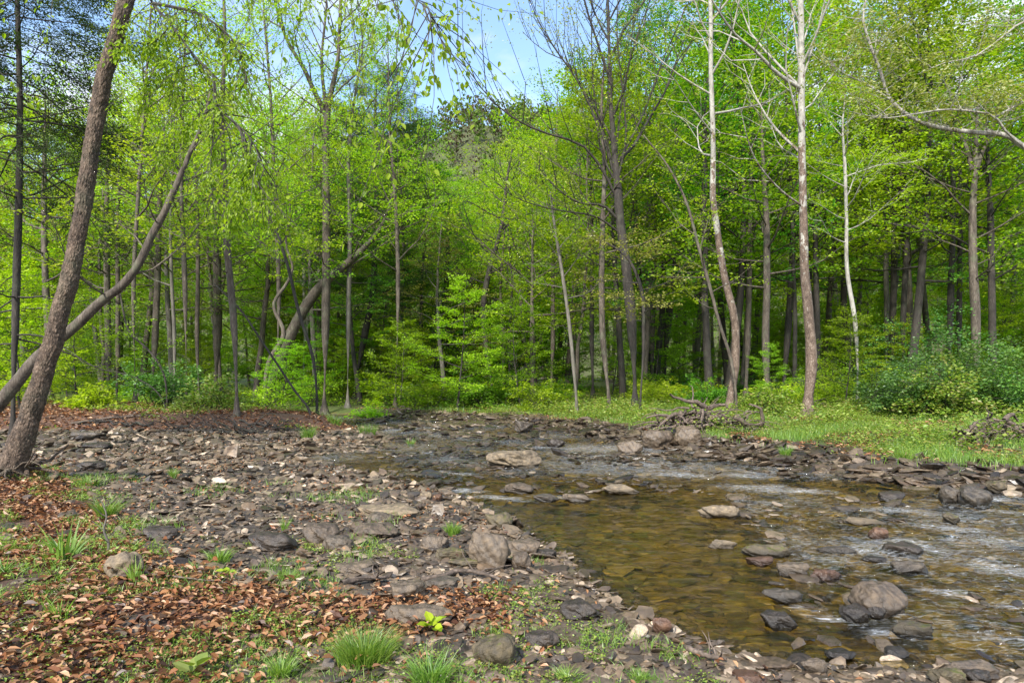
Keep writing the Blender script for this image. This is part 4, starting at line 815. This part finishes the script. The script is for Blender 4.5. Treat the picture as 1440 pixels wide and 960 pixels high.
x, y = region(17000, -16, 3.5, 2.8, 22.5, bar_ok, 1.5); s = np.clip(rng.lognormal(math.log(.09), .55, len(x)), .035, .42) * np.clip(.5 + y / 20, .6, 1.2); stones.append((x, y, s)); nbar = len(x)
x, y = region(9000, -6, 3.5, 2.8, 8.5, bar_ok, 1.3); s = np.clip(rng.lognormal(math.log(.052), .45, len(x)), .02, .13); scatter_stones(mb, x, y, s, tilt=.25)
x, y = region(2600, -9, 9, 9, 31, far_ok, 1.0); s = np.clip(rng.lognormal(math.log(.22), .45, len(x)), .09, .6); stones.append((x, y, s))
x, y = region(2600, -8, 9, 9, 31, far_ok, 1.0); s = np.clip(rng.lognormal(math.log(.13), .4, len(x)), .06, .3); scatter_stones(mbw, x, y, s, tilt=.25)
sx = np.concatenate([a[0] for a in stones]); sy = np.concatenate([a[1] for a in stones]); ss = np.concatenate([a[2] for a in stones])
vis = ss / sy * (np.abs(sx / sy) < .74); order = np.argsort(-vis); NI = 215; one = order[:NI]; rest = order[NI:]
ra = rest[rest < nbar]; rb = rest[rest >= nbar]
scatter_stones(mb, sx[ra], sy[ra], ss[ra], tilt=.32, flat=1.25); scatter_stones(mbw, sx[rb], sy[rb], ss[rb], tilt=.27, flat=1.15)
tag(link('bank_gravel', mbw.mesh('bank_gravel', M['shale_wet'])), 'dark wet broken shale strip along the far waterline', 'gravel', kind='stuff')
tag(link('gravel', mb.mesh('gravel', M['shale'])), 'flat shale gravel covering the near bar', 'gravel', kind='stuff')
HS = []
for i in range(12):
    v, f = rock_shape(3, 8, rng.uniform(.14, .30), rng.uniform(1.15, 1.7), soft=.03, nz=.02); b = MB(); b.add(v, f); HS.append((b.mesh('flat_stone', M['shale_one'], smooth=False), v[:, 2].max()))
zz = Hgt(sx[one], sy[one]); SL = []
for j, i in enumerate(one):
    me, hz = HS[rng.integers(12)]; s = float(ss[i]); o = link('flat_stone', me); left = is_left(np.array([sx[i]]), np.array([sy[i]]))[0]
    o.location = (sx[i], sy[i], zz[j] + hz * s * .5); o.rotation_euler = (rng.normal(0, .2), rng.normal(0, .2), rng.uniform(0, 6.28)); o.scale = (s, s * rng.uniform(.75, 1.05), s * rng.uniform(.8, 1.2))
    if left: tag(o, 'wet grey brown slab lying loose among the gravel of the near bar', 'stone', 'larger flat stones on the gravel bar')
    else: tag(o, 'dark wet slab in the stone strip along the far waterline', 'stone', 'larger flat stones along the far waterline')
    SL.append((o, s))
# streambed cobbles under the water
mb = MB(); x, y = region(5200, -7, 9, 3.2, 30, lambda x, y: sdist(x, y, WATER) < -.22, 1.6); s = np.clip(rng.lognormal(math.log(.2), .45, len(x)), .07, .5)
scatter_stones(mb, x, y, s, zoff=.0, tilt=.12, flat=.6)
tag(link('streambed_stones', mb.mesh('streambed_stones', M['cobble'])), 'golden brown cobbles under the clear water', 'cobbles', kind='stuff')
# stones that break the surface in the riffles
def riff(x, y): 
    d = sdist(x, y, WATER); n = .5 * fbm(x * .55, y * .5, 77, 2) + .5 * fbm(x * 1.3, y * 1.1, 78, 3); return (d < -.1) & (((n > np.where(y > 15, .555, .505)) & (y > 9.3)) | ((y < 9.3) & (x > 1.7 + (y - 4) * .25) & (n > .50)))
mb = MB(); x, y = region(1500, -6, 9, 3.6, 29, riff, .95); s = np.clip(rng.lognormal(math.log(.17), .5, len(x)), .06, .5) * np.clip(y / 14, .55, 1.5); _H = Hgt; Hgt = lambda a, b: np.zeros_like(np.asarray(a, float)); scatter_stones(mb, x, y, s, zoff=.012, tilt=.16, flat=1.2); Hgt = _H
tag(link('riffle_stones', mb.mesh('riffle_stones', M['shale_wet'])), 'small dark stones breaking the surface of the riffles', 'riffle stones', kind='stuff')

# boulders and stones that can be told apart: left, right, top, bottom in photo pixels
def boulder(label, x0, x1, y0, y1, mat='boulder', sub=5, n=9, asp=None, soft=.022, name='boulder', sink=.25, az=None, depth=.8, zb=None, seed=None, nz=.03):
    cx = (x0 + x1) / 2; 
    if zb is None:
        g = ground_at(cx, y1 - 1); z = max(float(g[2]), 0.0)
    else: z = zb
    Yb = (CH - z) * F / (y1 - HZ); w = (x1 - x0) / F * Yb; 
    h = max((y1 - y0) / F * Yb - w * .25 * (y1 - HZ) / F, .3 * (y1 - y0) / F * Yb)
    v, f = rock_shape(sub, n, 1, 1.0, soft, seed, nz); q = rng.uniform(0, 50, 3)
    u = norm(v); dn = .24 * (fbm(v[:, 0] * 4 + q[0] + v[:, 2] * 3, v[:, 1] * 4 + q[1] - v[:, 2] * 3, 91, 5) - .5) + .09 * np.abs(fbm(v[:, 0] * 9 + q[2], v[:, 2] * 14 + v[:, 1] * 6, 93, 4) - .5)
    v = v + u * dn[:, None]; v = v / (v.max(0) - v.min(0)) * [w * 1.0, w * depth, h * (1 + sink)]
    Yc = Yb + w * depth * .4; X_ = (cx - 720) / F * Yc
    b = MB(); b.add(v, f); o = link(name, b.mesh(name, M[mat], smooth=True)); zg = z if zb is not None else max(float(Hgt(np.array([X_]), np.array([Yc]))[0]), 0.0)
    o.location = (X_, Yc, z + h * (1 + sink) / 2 - h * sink); o.rotation_euler = (0, 0, rng.uniform(-.25, .25) if az is None else az)
    return tag(o, label, 'stone' if name != 'boulder' else 'boulder')
B = boulder
B('large pale tan boulder standing highest in the middle of the riffle', 682, 762, 631, 658, 'boulder_pale', seed=4)
B('smaller humped brown boulder just below the large pale one', 703, 751, 678, 694, 'boulder', seed=8)
B('low brown stone in the pool right below the humped boulder', 748, 786, 695, 706, 'boulder')
B('rounded tan stone at the tip of the upper gravel spit', 587, 607, 690, 703, 'boulder_pale', name='river_stone'); B('small rusty stone beside the rounded tan stone', 607, 622, 694, 704, 'boulder_red', name='river_stone')
B('mossy topped stone on the waterline above the square block', 681, 722, 719, 743, 'boulder_mossy'); B('squarish block with white veins at the edge of the pool', 657, 719, 748, 800, 'boulder', n=5, soft=.03, depth=.75, seed=21)
B('long smooth stone touching the pool right of the square block', 714, 762, 759, 779, 'boulder', n=5); B('upright wedge stone leaning against the square block', 718, 747, 776, 800, 'boulder', n=5)
B('small stone at the pool edge farthest right of the square block', 755, 783, 773, 785, 'boulder_dark', name='river_stone')
B('yellow moss covered log like stone left of the square block', 611, 656, 770, 787, 'boulder_mossy', depth=.5); B('lower moss covered stone below the square block', 628, 683, 783, 797, 'boulder_mossy', depth=.4)
B('rounded olive boulder in the drift of fallen leaves', 547, 601, 818, 849, 'boulder'); B('long flat grey slab lying in front of the leaf drift', 538, 638, 847, 881, 'boulder', n=5, depth=.5, soft=.03, nz=.02)
B('round mossy boulder low in the foreground', 664, 727, 893, 941, 'boulder_mossy', n=12, soft=.14, seed=3, depth=.9); B('dark blocky stone right of the round mossy boulder', 735, 787, 887, 911, 'boulder_dark', n=5, soft=.03)
B('dark split slab near the pool edge in the foreground', 784, 845, 843, 872, 'boulder_dark', n=5, soft=.03); B('red brown rounded stone at the very edge of the pool', 916, 943, 868, 892, 'boulder_red', n=12, soft=.12)
B('smooth rounded dark stone in the middle of the gravel bar', 497, 560, 735, 758, 'boulder', n=8); B('banded grey stone left of the smooth rounded one', 455, 500, 752, 775, 'boulder', n=6)
B('peaked dark boulder resting on the gravel bar', 349, 424, 747, 775, 'boulder_dark', n=6, seed=12); B('angular grey boulder beside the peaked dark boulder', 426, 478, 736, 766, 'boulder', n=6)
B('pale flat slab at the upper edge of the leaf drift', 146, 203, 776, 817, 'boulder_pale', n=4, soft=.03, depth=.8); B('flat dark stone in the gravel above the pale slab', 200, 252, 741, 761, 'boulder_dark', n=5, soft=.03)
B('small flat stone left of the smooth rounded stone', 590, 632, 752, 772, 'boulder', n=6); B('grey slab below the smooth rounded stone', 470, 530, 790, 806, 'boulder', n=5); B('brown stone between the mossy stone and the gravel', 598, 650, 812, 828, 'boulder', n=6)
B('pale lichened stone standing in the calm upper pool', 981, 1042, 708, 728, 'boulder_pale', zb=0, seed=31, depth=.6); B('long dark mossy stone in the middle of the pool', 1040, 1112, 762, 783, 'boulder_mossy', zb=0, depth=.45); B('small tan stone left of the long dark mossy stone', 994, 1036, 758, 771, 'boulder_pale', zb=0, depth=.5)
B('rust coloured low stone below the long mossy stone', 1049, 1090, 781, 795, 'boulder_red', zb=0, depth=.6); B('light brown ridged stone in the pool centre', 1090, 1136, 790, 810, 'boulder', zb=0); B('long low stone right of the light brown ridged stone', 1136, 1190, 797, 817, 'boulder_red', zb=0, depth=.5)
B('smooth flat topped stone alone in the near pool', 1072, 1131, 828, 848, 'boulder', zb=0, n=8, soft=.09, depth=.6, seed=5); B('big brown boulder with foam behind it in the right riffle', 1199, 1276, 820, 865, 'boulder', zb=0, n=8, soft=.05, depth=.8, seed=14)
B('dark wet stone at the foot of the big brown boulder, left', 1181, 1223, 852, 874, 'boulder_dark', zb=0); B('dark wet stone tucked under the big brown boulder', 1221, 1251, 851, 868, 'boulder_dark', zb=0)
B('dark reddish stone standing up at the lip of the riffle', 1219, 1249, 741, 758, 'boulder_red', zb=0, n=9); B('flat tan stone awash at the lip of the riffle', 1187, 1244, 728, 740, 'boulder_pale', zb=0, depth=.6); B('low flat stone upstream of the riffle lip', 1170, 1210, 711, 719, 'boulder', zb=0, depth=.6)
B('dark rounded stone near the far right stone strip', 1230, 1275, 691, 705, 'boulder_dark', zb=0); B('left half of the twin boulders by the far right bank', 1320, 1356, 682, 706, 'boulder', zb=0); B('right rounded half of the twin boulders by the far right bank', 1346, 1396, 682, 711, 'boulder', zb=0, n=10, soft=.1)
B('small mossy stone alone in the right riffle', 1324, 1350, 721, 736, 'boulder_mossy', zb=0, name='river_stone'); B('mossy stone at the far bank near the right edge', 1388, 1416, 675, 691, 'boulder_mossy'); B('low stone awash right of the centre riffle', 1150, 1205, 766, 778, 'boulder', zb=0, depth=.4)
B('dark hump in the fast water at right', 1238, 1300, 764, 784, 'boulder_dark', zb=-.02, depth=.7); B('brown rounded stone left of the white foam', 1255, 1303, 788, 808, 'boulder', zb=0, depth=.6); B('thin dark stone just above the white foam', 1212, 1248, 781, 790, 'boulder_dark', zb=0, depth=.5)
B('low dark stone group at the left of the near riffle', 1068, 1120, 860, 884, 'boulder_dark', zb=-.01, depth=.6); B('flat grey disc stone in the shallows at the bottom', 1125, 1163, 926, 948, 'boulder', n=10, depth=.6); B('mossy yellow slab just under the riffle at lower right', 1252, 1318, 872, 898, 'boulder_mossy', zb=-.02, depth=.5)
B('dark flat stone in the shallows below the mossy yellow slab', 1160, 1202, 914, 930, 'boulder_dark', zb=0); B('dark stone in the shallows right of centre bottom', 1240, 1275, 911, 926, 'boulder_dark', zb=0); B('mossy boulder cut off by the bottom edge at right', 1305, 1356, 938, 962, 'boulder_mossy')
B('long smooth brown boulder at the lower right corner', 1324, 1402, 926, 954, 'boulder', n=8, soft=.09, depth=.5); B('dark stone in front of the long smooth brown boulder', 1354, 1394, 941, 962, 'boulder_dark'); B('red slab at the waterline by the bottom edge', 1030, 1078, 946, 962, 'boulder_red', n=5)
B('big angular grey boulder on the far waterline', 900, 948, 604, 630, 'boulder', n=6, soft=.03, seed=40); B('tan boulder standing in the water off the far bank', 866, 904, 618, 638, 'boulder', zb=0); B('pointed stone on the far waterline left of centre', 722, 750, 590, 608, 'boulder'); B('dark stone in the white water in front of the far bank', 768, 796, 616, 628, 'boulder_dark', zb=0)
B('grey block at the far bank between the root tangle and the boulder', 946, 985, 598, 622, 'boulder', n=6); B('low brown slab on the far gravel by the stranded wood', 790, 832, 693, 706, 'boulder', zb=0, depth=.5); B('pale flat stone awash left of the pale lichened stone', 846, 900, 680, 694, 'boulder_pale', zb=0, depth=.5)
B('tilted slab at the left end of the gravel bar', 105, 150, 648, 662, 'boulder_dark', n=5); B('pale flat stone on the left of the gravel bar', 110, 140, 645, 656, 'boulder_pale', n=5, name='flat_rock'); B('broad flat slab by the foot of the leaf littered bank', 100, 150, 606, 618, 'boulder', n=5, depth=.5); B('dark slab shelf near the left bank', 116, 158, 622, 632, 'boulder_dark', n=5)
B('smooth sand coloured boulder between the gravel and upper pool', 490, 592, 708, 726, 'boulder_pale', n=6, depth=.4, soft=.08); B('brown hump stone in the gravel below the sand coloured boulder', 515, 555, 720, 738, 'boulder', n=8)

SLM = [(720, 640, 'the large pale boulder'), (597, 697, 'the rounded tan stone on the spit'), (690, 770, 'the square white veined block'), (640, 780, 'the moss covered stones'), (575, 835, 'the rounded olive boulder'), (590, 865, 'the long flat grey slab'),
       (695, 915, 'the round mossy boulder'), (760, 900, 'the dark blocky stone'), (815, 860, 'the split slab by the pool'), (928, 880, 'the red brown stone'), (530, 745, 'the smooth dark stone'), (385, 760, 'the peaked dark boulder'), (452, 750, 'the angular grey boulder'), (175, 795, 'the pale flat slab'),
       (225, 750, 'the flat dark stone above the pale slab'), (1363, 940, 'the long brown boulder at the corner'), (995, 930, 'the waterlogged branch'), (1054, 950, 'the red slab at the bottom edge'), (1144, 937, 'the grey disc stone'), (20, 670, 'the foot of the leaning tree'), (150, 728, 'the rounded green tuft'),
       (243, 672, 'the isolated little tuft'), (540, 716, 'the sand coloured boulder'), (300, 612, 'the root mat'), (130, 612, 'the flat slab under the bank'), (440, 625, 'the grass spit'), (924, 618, 'the angular boulder on the far waterline'), (1105, 642, 'the tuft on the far stones'), (1250, 650, 'the overhanging tuft at right'), (1370, 696, 'the twin boulders'), (735, 600, 'the pointed far stone'), (340, 700, 'the middle of the gravel bar'), (430, 670, 'the wet upper gravel bar')]
by = {}
for o, s in SL:
    px = 720 + F * o.location.x / o.location.y; py = HZ + (CH - o.location.z) * F / o.location.y; lm = min(SLM, key=lambda q: (q[0] - px) ** 2 + 3 * (q[1] - py) ** 2)[2]; by.setdefault(lm, []).append((s, o))
for lm, q in by.items():
    for k, (s, o) in enumerate(sorted(q, key=lambda t: -t[0])): o['label'] = '%s flat wet slab lying near %s' % ('largest' if k == 0 else ORD[min(k, 48)] + ' largest', lm)

# ------------------------------------------------------------------ wood: roots, sticks, logs
def tangle(label, px, py, w, h, n, Y=None, name='driftwood_pile', cat='driftwood', mat='wood'):
    g = ground_at(px, py); x, y, z = g; w = w / F * y; h = h / F * y; wd = MB()
    for i in range(n):
        c = np.array([x + rng.uniform(-.42, .42) * w, y + rng.normal(0, w * .13), z - .03]); c[2] += h * rng.uniform(0, .75) * max(0.05, 1 - abs(c[0] - x) / (w * .55))
        a = rng.uniform(0, 6.28); l = rng.uniform(.3, .9) * w * .45; p = limb_path(c, a, rng.uniform(-.5, .45), l, 8, -.12, .3); p[:, 2] = np.maximum(p[:, 2], Hgt(p[:, 0], p[:, 1]) - .02)
        r = rng.choice([.01, .014, .02, .045] if mat == 'wood' else [.006, .009, .012]) * min(w, 2.6) / 1.5; tube(wd, p, np.linspace(r, r * .3, 8), 6)
    bx_ = np.linspace(x - w * .45, x + w * .45, 14); by_ = y + rng.normal(0, .06, 14); tube(wd, smooth_path(np.stack([bx_, by_, Hgt(bx_, by_) + .03 + rng.uniform(0, .05, 14)], 1), 30), .014 * min(w, 2.6), 6)
    o = link(name, wd.mesh(name, M[mat], (x, y, z), smooth=True)); o.location = (x, y, z); return tag(o, label, cat)
tangle('heap of bleached roots and driftwood at the foot of the leaning sycamore', 985, 606, 165, 52, 260); tangle('root tangle on the grass near the right edge', 1405, 618, 130, 46, 170)
tangle('dark root mat hanging over the edge of the leaf littered bank', 300, 608, 190, 24, 120, mat='bark_dark', cat='roots', name='root_mat'); tangle('loose sticks and roots on the bank left of the root mat', 165, 598, 110, 10, 28, mat='bark_dark', cat='sticks', name='stick_pile'); tangle('matted roots and sticks on the bank right of the slender tree', 385, 604, 110, 22, 70, mat='bark_dark', cat='roots', name='root_mat')
tangle('small heap of sticks on the bank behind the riffle', 560, 578, 44, 14, 50, name='stick_pile', cat='sticks')
def log(label, pts, w, name='fallen_branch', z0=.03, cat='branch', mat='wood', lift=0):
    P = []
    for px, py in pts:
        g = ground_at(px, py); P.append(np.array(g) + [0, 0, z0])
    r = w / F * P[0][1] / 2; P = smooth_path(P, 14); P[:, 2] += r * .5 + rng.normal(0, r * .15, 14) + lift; wd = MB(); tube(wd, P, np.linspace(r, r * .45, 14) * (1 + rng.normal(0, .06, 14)), 8)
    for j in range(3):
        k = rng.integers(3, 12); q = limb_path(P[k], rng.uniform(0, 6.28), .35, r * 9, 5, 0, .2); tube(wd, q, np.linspace(r * .4, r * .1, 5), 4)
    o = link(name, wd.mesh(name, M[mat], P[0], smooth=True)); o.location = P[0]; return tag(o, label, cat)
log('smooth brown branch lying left of the olive boulder', [(480, 829), (510, 822), (546, 820)], 10); log('curved branch half buried in the leaf drift', [(592, 822), (620, 818), (645, 810), (672, 812), (704, 822)], 9)
log('thin dark stick in front of the pale slab', [(195, 812), (240, 817), (320, 826)], 3.5); log('dark waterlogged branch at the pool edge', [(967, 921), (990, 930), (1022, 938)], 9, cat='log', name='waterlogged_branch', mat='wood')
log('thin pale twig at the lower left corner', [(0, 900), (25, 880), (60, 870)], 3); log('fallen trunk on the forest floor behind the tall sycamore', [(1085, 568), (1130, 570), (1190, 572)], 7, cat='log', name='fallen_log'); log('long thin fallen trunk on the leaf littered bank', [(100, 600), (150, 592), (215, 586)], 4, cat='log', name='fallen_log')
log('stranded stick on the far bank near the riffle', [(690, 585), (720, 582), (765, 584)], 3)
# ragged roots at the foot of the leaning tree
wd = MB(); bx, by, bz = T1.location
for i in range(26):
    p = limb_path((bx + rng.normal(.05, .12), by + rng.normal(0, .1), bz + .12), rng.uniform(-2.6, 1.0), -.25, rng.uniform(.4, 1.1), 7, -.05, .25); p[:, 2] = np.maximum(p[:, 2], Hgt(p[:, 0], p[:, 1]) + .005); r = rng.uniform(.012, .04); tube(wd, p, np.linspace(r, r * .3, 7), 6)
link('roots', wd.mesh('roots', M['bark_near'], (bx, by, bz), smooth=True), T1)

# ------------------------------------------------------------------ fallen leaves
def lay_leaves(mb, x, y, s, lift, curl=.45):
    n = len(x); z = Hgt(x, y); C = np.stack([x, y, z + lift], -1); a = rng.uniform(0, 6.28, n); D = np.stack([np.cos(a), np.sin(a), rng.normal(0, .3, n)], -1); Nn = np.array([0, 0, 1.0]) + rng.normal(0, .4, (n, 3))
    leaves(mb, C, D, Nn, s, .55, True, curl)
mb = MB(); x, y = region(21000, -7, 3, 2.8, 11, lambda x, y: (sdist(x, y, Z_LIT) < .14 * rng.normal(size=len(x)) + .05) & ((fbm(x * 1.7, y * 1.7, 57) > .40) | ((y < 5.4) & (x > -3.0))), 1.0); lay_leaves(mb, x, y, rng.uniform(.02, .075, len(x)), np.abs(rng.normal(0, .028, len(x))))
x, y = region(3500, -8, 2, 3, 18, lambda x, y: (sdist(x, y, WATER) > .2) & is_left(x, y) & (fbm(x * 1.4, y * 1.4, 50) > .47), 1.2); lay_leaves(mb, x, y, rng.uniform(.02, .06, len(x)), rng.uniform(.02, .07, len(x)))
x, y = region(16000, -24, -3.5, 17.5, 34, lambda x, y: inside(x, y, BANK) & (fbm(x * .8, y * .8, 41) > .36), 1.3); lay_leaves(mb, x, y, rng.uniform(.07, .13, len(x)), np.abs(rng.normal(0, .035, len(x))))
x, y = region(11000, -8, 14, 10, 34, lambda x, y: (~is_left(x, y)) & (seg_dist(x, y, RIGHT) > 1) & (fbm(x * .9, y * .9, 61) < .50) & ~inside(x, y, WATER), 1); lay_leaves(mb, x, y, rng.uniform(.06, .12, len(x)), np.abs(rng.normal(0, .03, len(x))))
tag(link('leaf_litter', mb.mesh('leaf_litter', M['litter'])), 'rust brown curled fallen leaves in drifts on the ground', 'fallen leaves', kind='stuff')

# ------------------------------------------------------------------ grass and low plants
def blades(mb, x, y, h, w, z=None, lean=.35, seg=3, az=None):
    n = len(x); z = Hgt(x, y) if z is None else z; a = rng.uniform(0, 6.28, n) if az is None else az; ln = np.abs(rng.normal(lean, .2, n)); b = rng.uniform(0, 6.28, n)
    P = []
    for k in range(seg + 1):
        t = k / seg; o = ln * h * t ** 1.8; c = np.stack([x + np.cos(a) * o, y + np.sin(a) * o, z + h * t * (1 - .35 * ln * t)], -1); ww = (w * (1 - t ** 1.5) * .5 + .0004)[:, None] * np.stack([np.cos(b), np.sin(b), 0 * b], -1); P += [c - ww, c + ww]
    V = np.stack(P, 1); i = np.arange(n)[:, None] * (2 * seg + 2); f = np.concatenate([i + [2 * k, 2 * k + 1, 2 * k + 3, 2 * k + 2] for k in range(seg)]); mb.add(V.reshape(-1, 3), None, f)
def low_plants(mb, x, y, h, s, per=5):
    n = len(x); z = Hgt(x, y); x = np.repeat(x, per); y = np.repeat(y, per); z = np.repeat(z, per); hh = np.repeat(h, per); m = len(x); a = rng.uniform(0, 6.28, m); r = hh * rng.uniform(.1, .8, m)
    C = np.stack([x + np.cos(a) * r, y + np.sin(a) * r, z + hh * rng.uniform(.15, 1, m)], -1); D = np.stack([np.cos(a), np.sin(a), rng.normal(.1, .3, m)], -1); leaves(mb, C, D, np.array([0, 0, 1.0]) + rng.normal(0, .35, (m, 3)), np.repeat(s, per) * rng.uniform(.6, 1.2, m), .7)
def rbank(x, y): return (~is_left(x, y)) & ~inside(x, y, WATER) & (seg_dist(x, y, RIGHT) > rng.uniform(.7, 2.2, len(x)))
mb = MB(); x, y = region(26000, 1, 16, 9.5, 24, lambda x, y: rbank(x, y) & (fbm(x * .9, y * .9, 61) > .50 + .12 * (x < 4)), 1.0); blades(mb, x, y, rng.uniform(.06, .24, len(x)), rng.uniform(.006, .014, len(x)))
x, y = region(9000, -7, 8, 20, 33, lambda x, y: rbank(x, y) & (fbm(x * .9, y * .9, 63) > .47), 1.0); blades(mb, x, y, rng.uniform(.08, .28, len(x)), rng.uniform(.01, .02, len(x)))
x, y = region(6500, -4, 2, 2.8, 6.0, lambda x, y: (sdist(x, y, WATER) > .25) & (fbm(x * 2.2, y * 2.2, 65) > np.where(sdist(x, y, Z_GRS) < 0, .46, .66)), 1.0); blades(mb, x, y, rng.uniform(.02, .09, len(x)), rng.uniform(.002, .005, len(x)), lean=.6)
x, y = region(6000, -7, -1.2, 4, 10, lambda x, y: (sdist(x, y, WATER) > .25) & (fbm(x * 1.5, y * 1.5, 67) > np.where(sdist(x, y, Z_LIT) < .2, .56, .62)), 1.0); blades(mb, x, y, rng.uniform(.04, .14, len(x)), rng.uniform(.003, .007, len(x)), lean=.6)
tag(link('grass', mb.mesh('grass', M['grass'])), 'short bright grass on the banks', 'grass', kind='stuff')
mb = MB(); x, y = region(15000, -4, 16, 9.5, 29, lambda x, y: rbank(x, y) & (fbm(x * .8, y * .8, 69) > .5), 1.0); low_plants(mb, x, y, rng.uniform(.05, .24, len(x)), rng.uniform(.03, .06, len(x)))
x, y = region(2600, 0, 18, 13, 30, lambda x, y: rbank(x, y) & (seg_dist(x, y, RIGHT) > 1.8) & (fbm(x * .7, y * .7, 79) > .52), 1.0); low_plants(mb, x, y, rng.uniform(.25, .6, len(x)), rng.uniform(.05, .10, len(x)), 14)
x, y = region(9000, -34, 42, 24, 60, lambda x, y: ~inside(x, y, WATER) & (seg_dist(x, y, RIGHT) > 1.6) & (fbm(x * .4, y * .4, 71) > .36) & ~((x < -4) & (y < 27)), 1.3); low_plants(mb, x, y, rng.uniform(.12, .45, len(x)), rng.uniform(.08, .15, len(x)), 7)
x, y = region(4200, -3.6, 2.2, 2.8, 6.4, lambda x, y: (sdist(x, y, WATER) > .3) & (fbm(x * 2.0, y * 2.0, 73) > np.where(sdist(x, y, Z_GRS) < 0, .42, .60)), 1.0); low_plants(mb, x, y, rng.uniform(.015, .05, len(x)), rng.uniform(.010, .022, len(x)), 6)
x, y = region(3000, -7, -1.2, 4, 10, lambda x, y: (sdist(x, y, Z_LIT) < .2) & (fbm(x * 1.5, y * 1.5, 67) > .55), 1.0); low_plants(mb, x, y, rng.uniform(.03, .08, len(x)), rng.uniform(.015, .035, len(x)), 6)
x, y = region(1400, -24, -3, 18, 27, lambda x, y: inside(x, y, BANK) & (fbm(x * .7, y * .7, 75) > .55), 1.0); low_plants(mb, x, y, rng.uniform(.08, .25, len(x)), rng.uniform(.05, .09, len(x)), 7)
tag(link('ground_cover', mb.mesh('ground_cover', M['weed'])), 'low yellow green weeds spread over the banks', 'weeds', kind='stuff')
def tuft(label, px, py, w, h, n=160, bw=.006, lean=.45, name='grass_tuft', cat='grass tuft', mat='grass'):
    g = ground_at(px, py); x0, y0, z0 = g; W_ = w / F * y0; h = h / F * y0; mb = MB(); a = rng.uniform(0, 6.28, n); r = W_ * .28 * rng.random(n) ** .7; x = x0 + np.cos(a) * r; y = y0 + np.sin(a) * r
    blades(mb, x, y, h * rng.uniform(.5, 1.1, n), np.full(n, bw) * rng.uniform(.6, 1.3, n), lean=lean, seg=4, az=a + rng.normal(0, .5, n)); o = link(name, mb.mesh(name, M[mat], (x0, y0, z0))); o.location = (x0, y0, z0); return tag(o, label, cat)
tuft('large bright green tuft near the bottom, left of centre', 512, 930, 130, 50, 800, .0045, .6); tuft('tall loose tuft cut by the bottom edge', 605, 960, 90, 50, 260, .0045, .7); tuft('rounded green tuft beside the small bare sapling', 150, 728, 46, 34, 380, .005, .6)
tuft('broad bladed plant in the leaf litter near the left edge', 92, 790, 50, 62, 46, .022, .5, 'broad_leaved_plant', 'plant'); tuft('small bright tuft on the gravel above the square block', 636, 752, 36, 20, 170, .007); tuft('spreading tuft in the gravel left of the peaked boulder', 308, 790, 48, 26, 150, .006, .7)
tuft('sparse blades beside the pale flat slab', 190, 818, 40, 40, 26, .01, .3); tuft('bright tuft on the tip of the near spit by the upper pool', 517, 614, 38, 22, 260, .014); tuft('bright tuft on the spit left of the tip', 434, 616, 32, 20, 200, .014); tuft('small tuft standing in the upper gravel', 578, 628, 14, 14, 90, .012)
tuft('isolated little tuft high on the gravel bar', 243, 672, 16, 18, 80, .008); tuft('flat green tuft near the foot of the leaning tree', 126, 682, 40, 14, 150, .008, .9); tuft('tuft on the far bank stones right of the leaning sycamore', 1105, 642, 24, 18, 180, .01); tuft('tuft overhanging the far bank stones at right', 1272, 648, 40, 22, 240, .01)
tuft('few thin blades at the left edge of the leaf drift', 4, 812, 20, 46, 30, .012, .4); tuft('thin weedy blades in the lower left litter', 85, 870, 60, 40, 30, .01, .5); tuft('weedy tuft on the gravel between leaf drift and square block', 405, 815, 50, 16, 140, .005, .9)
tuft('fine pale tuft at the bottom left of the large tuft', 395, 950, 60, 34, 160, .004, .6); tuft('spiky grass at the bottom right of the round mossy boulder', 800, 958, 60, 20, 200, .004, .8); tuft('low grass on the bottom edge right of centre', 900, 955, 60, 14, 180, .004, .9); tuft('pale green blades in the gravel near the peaked boulder', 400, 746, 20, 24, 40, .005, .4)
tuft('grass clump on the bank under the pale straight trunk', 470, 596, 34, 16, 160, .014); tuft('tall bright plant clump on the far bank centre right', 1010, 605, 60, 16, 260, .012, .7)
# small bare sapling and leafy seedlings
g = ground_at(150, 782); P = pxlimb([(151, 784), (153, 765), (146, 745), (150, 725), (143, 705)], g[1], g[1], 12); wd = MB(); tube(wd, P, np.linspace(.012, .004, 12), 6)
for j in range(7): tube(wd, limb_path(P[rng.integers(3, 11)], rng.uniform(0, 6.28), .8, .16, 5, .1, .25), [.004, .003, .003, .002, .001], 4)
tag(link('bare_sapling', wd.mesh('bare_sapling', M['bark_grey'], g, smooth=True), None, tuple(g)), 'little crooked bare sapling in the leaf litter at lower left', 'sapling')
for lab, px, py, n, s, mt in [('broad green seedling leaves in front of the flat grey slab', 608, 890, 9, .07, 'leaf'), ('yellowing round leaved seedling at the bottom edge', 272, 958, 7, .09, 'leaf_olive'), ('pale green broad leaf seedling beside the stick', 318, 816, 7, .07, 'leaf_light')]:
    g = ground_at(px, py); mb = MB(); a = np.arange(n) / n * 6.28 + rng.normal(0, .3, n); el = rng.uniform(.1, .7, n); D = np.stack([np.cos(a) * np.cos(el), np.sin(a) * np.cos(el), np.sin(el)], -1); C = g + D * .02 + [0, 0, .02] + np.stack([0 * a, 0 * a, rng.uniform(0, .06, n)], -1)
    leaves(mb, C, D, np.array([0, 0, 1.0]) + rng.normal(0, .25, (n, 3)) - [0, .3, 0], rng.uniform(.7, 1.3, n) * s, .8, True, .2); o = link('seedling', mb.mesh('seedling', M[mt], g)); o.location = g; tag(o, lab, 'seedling')
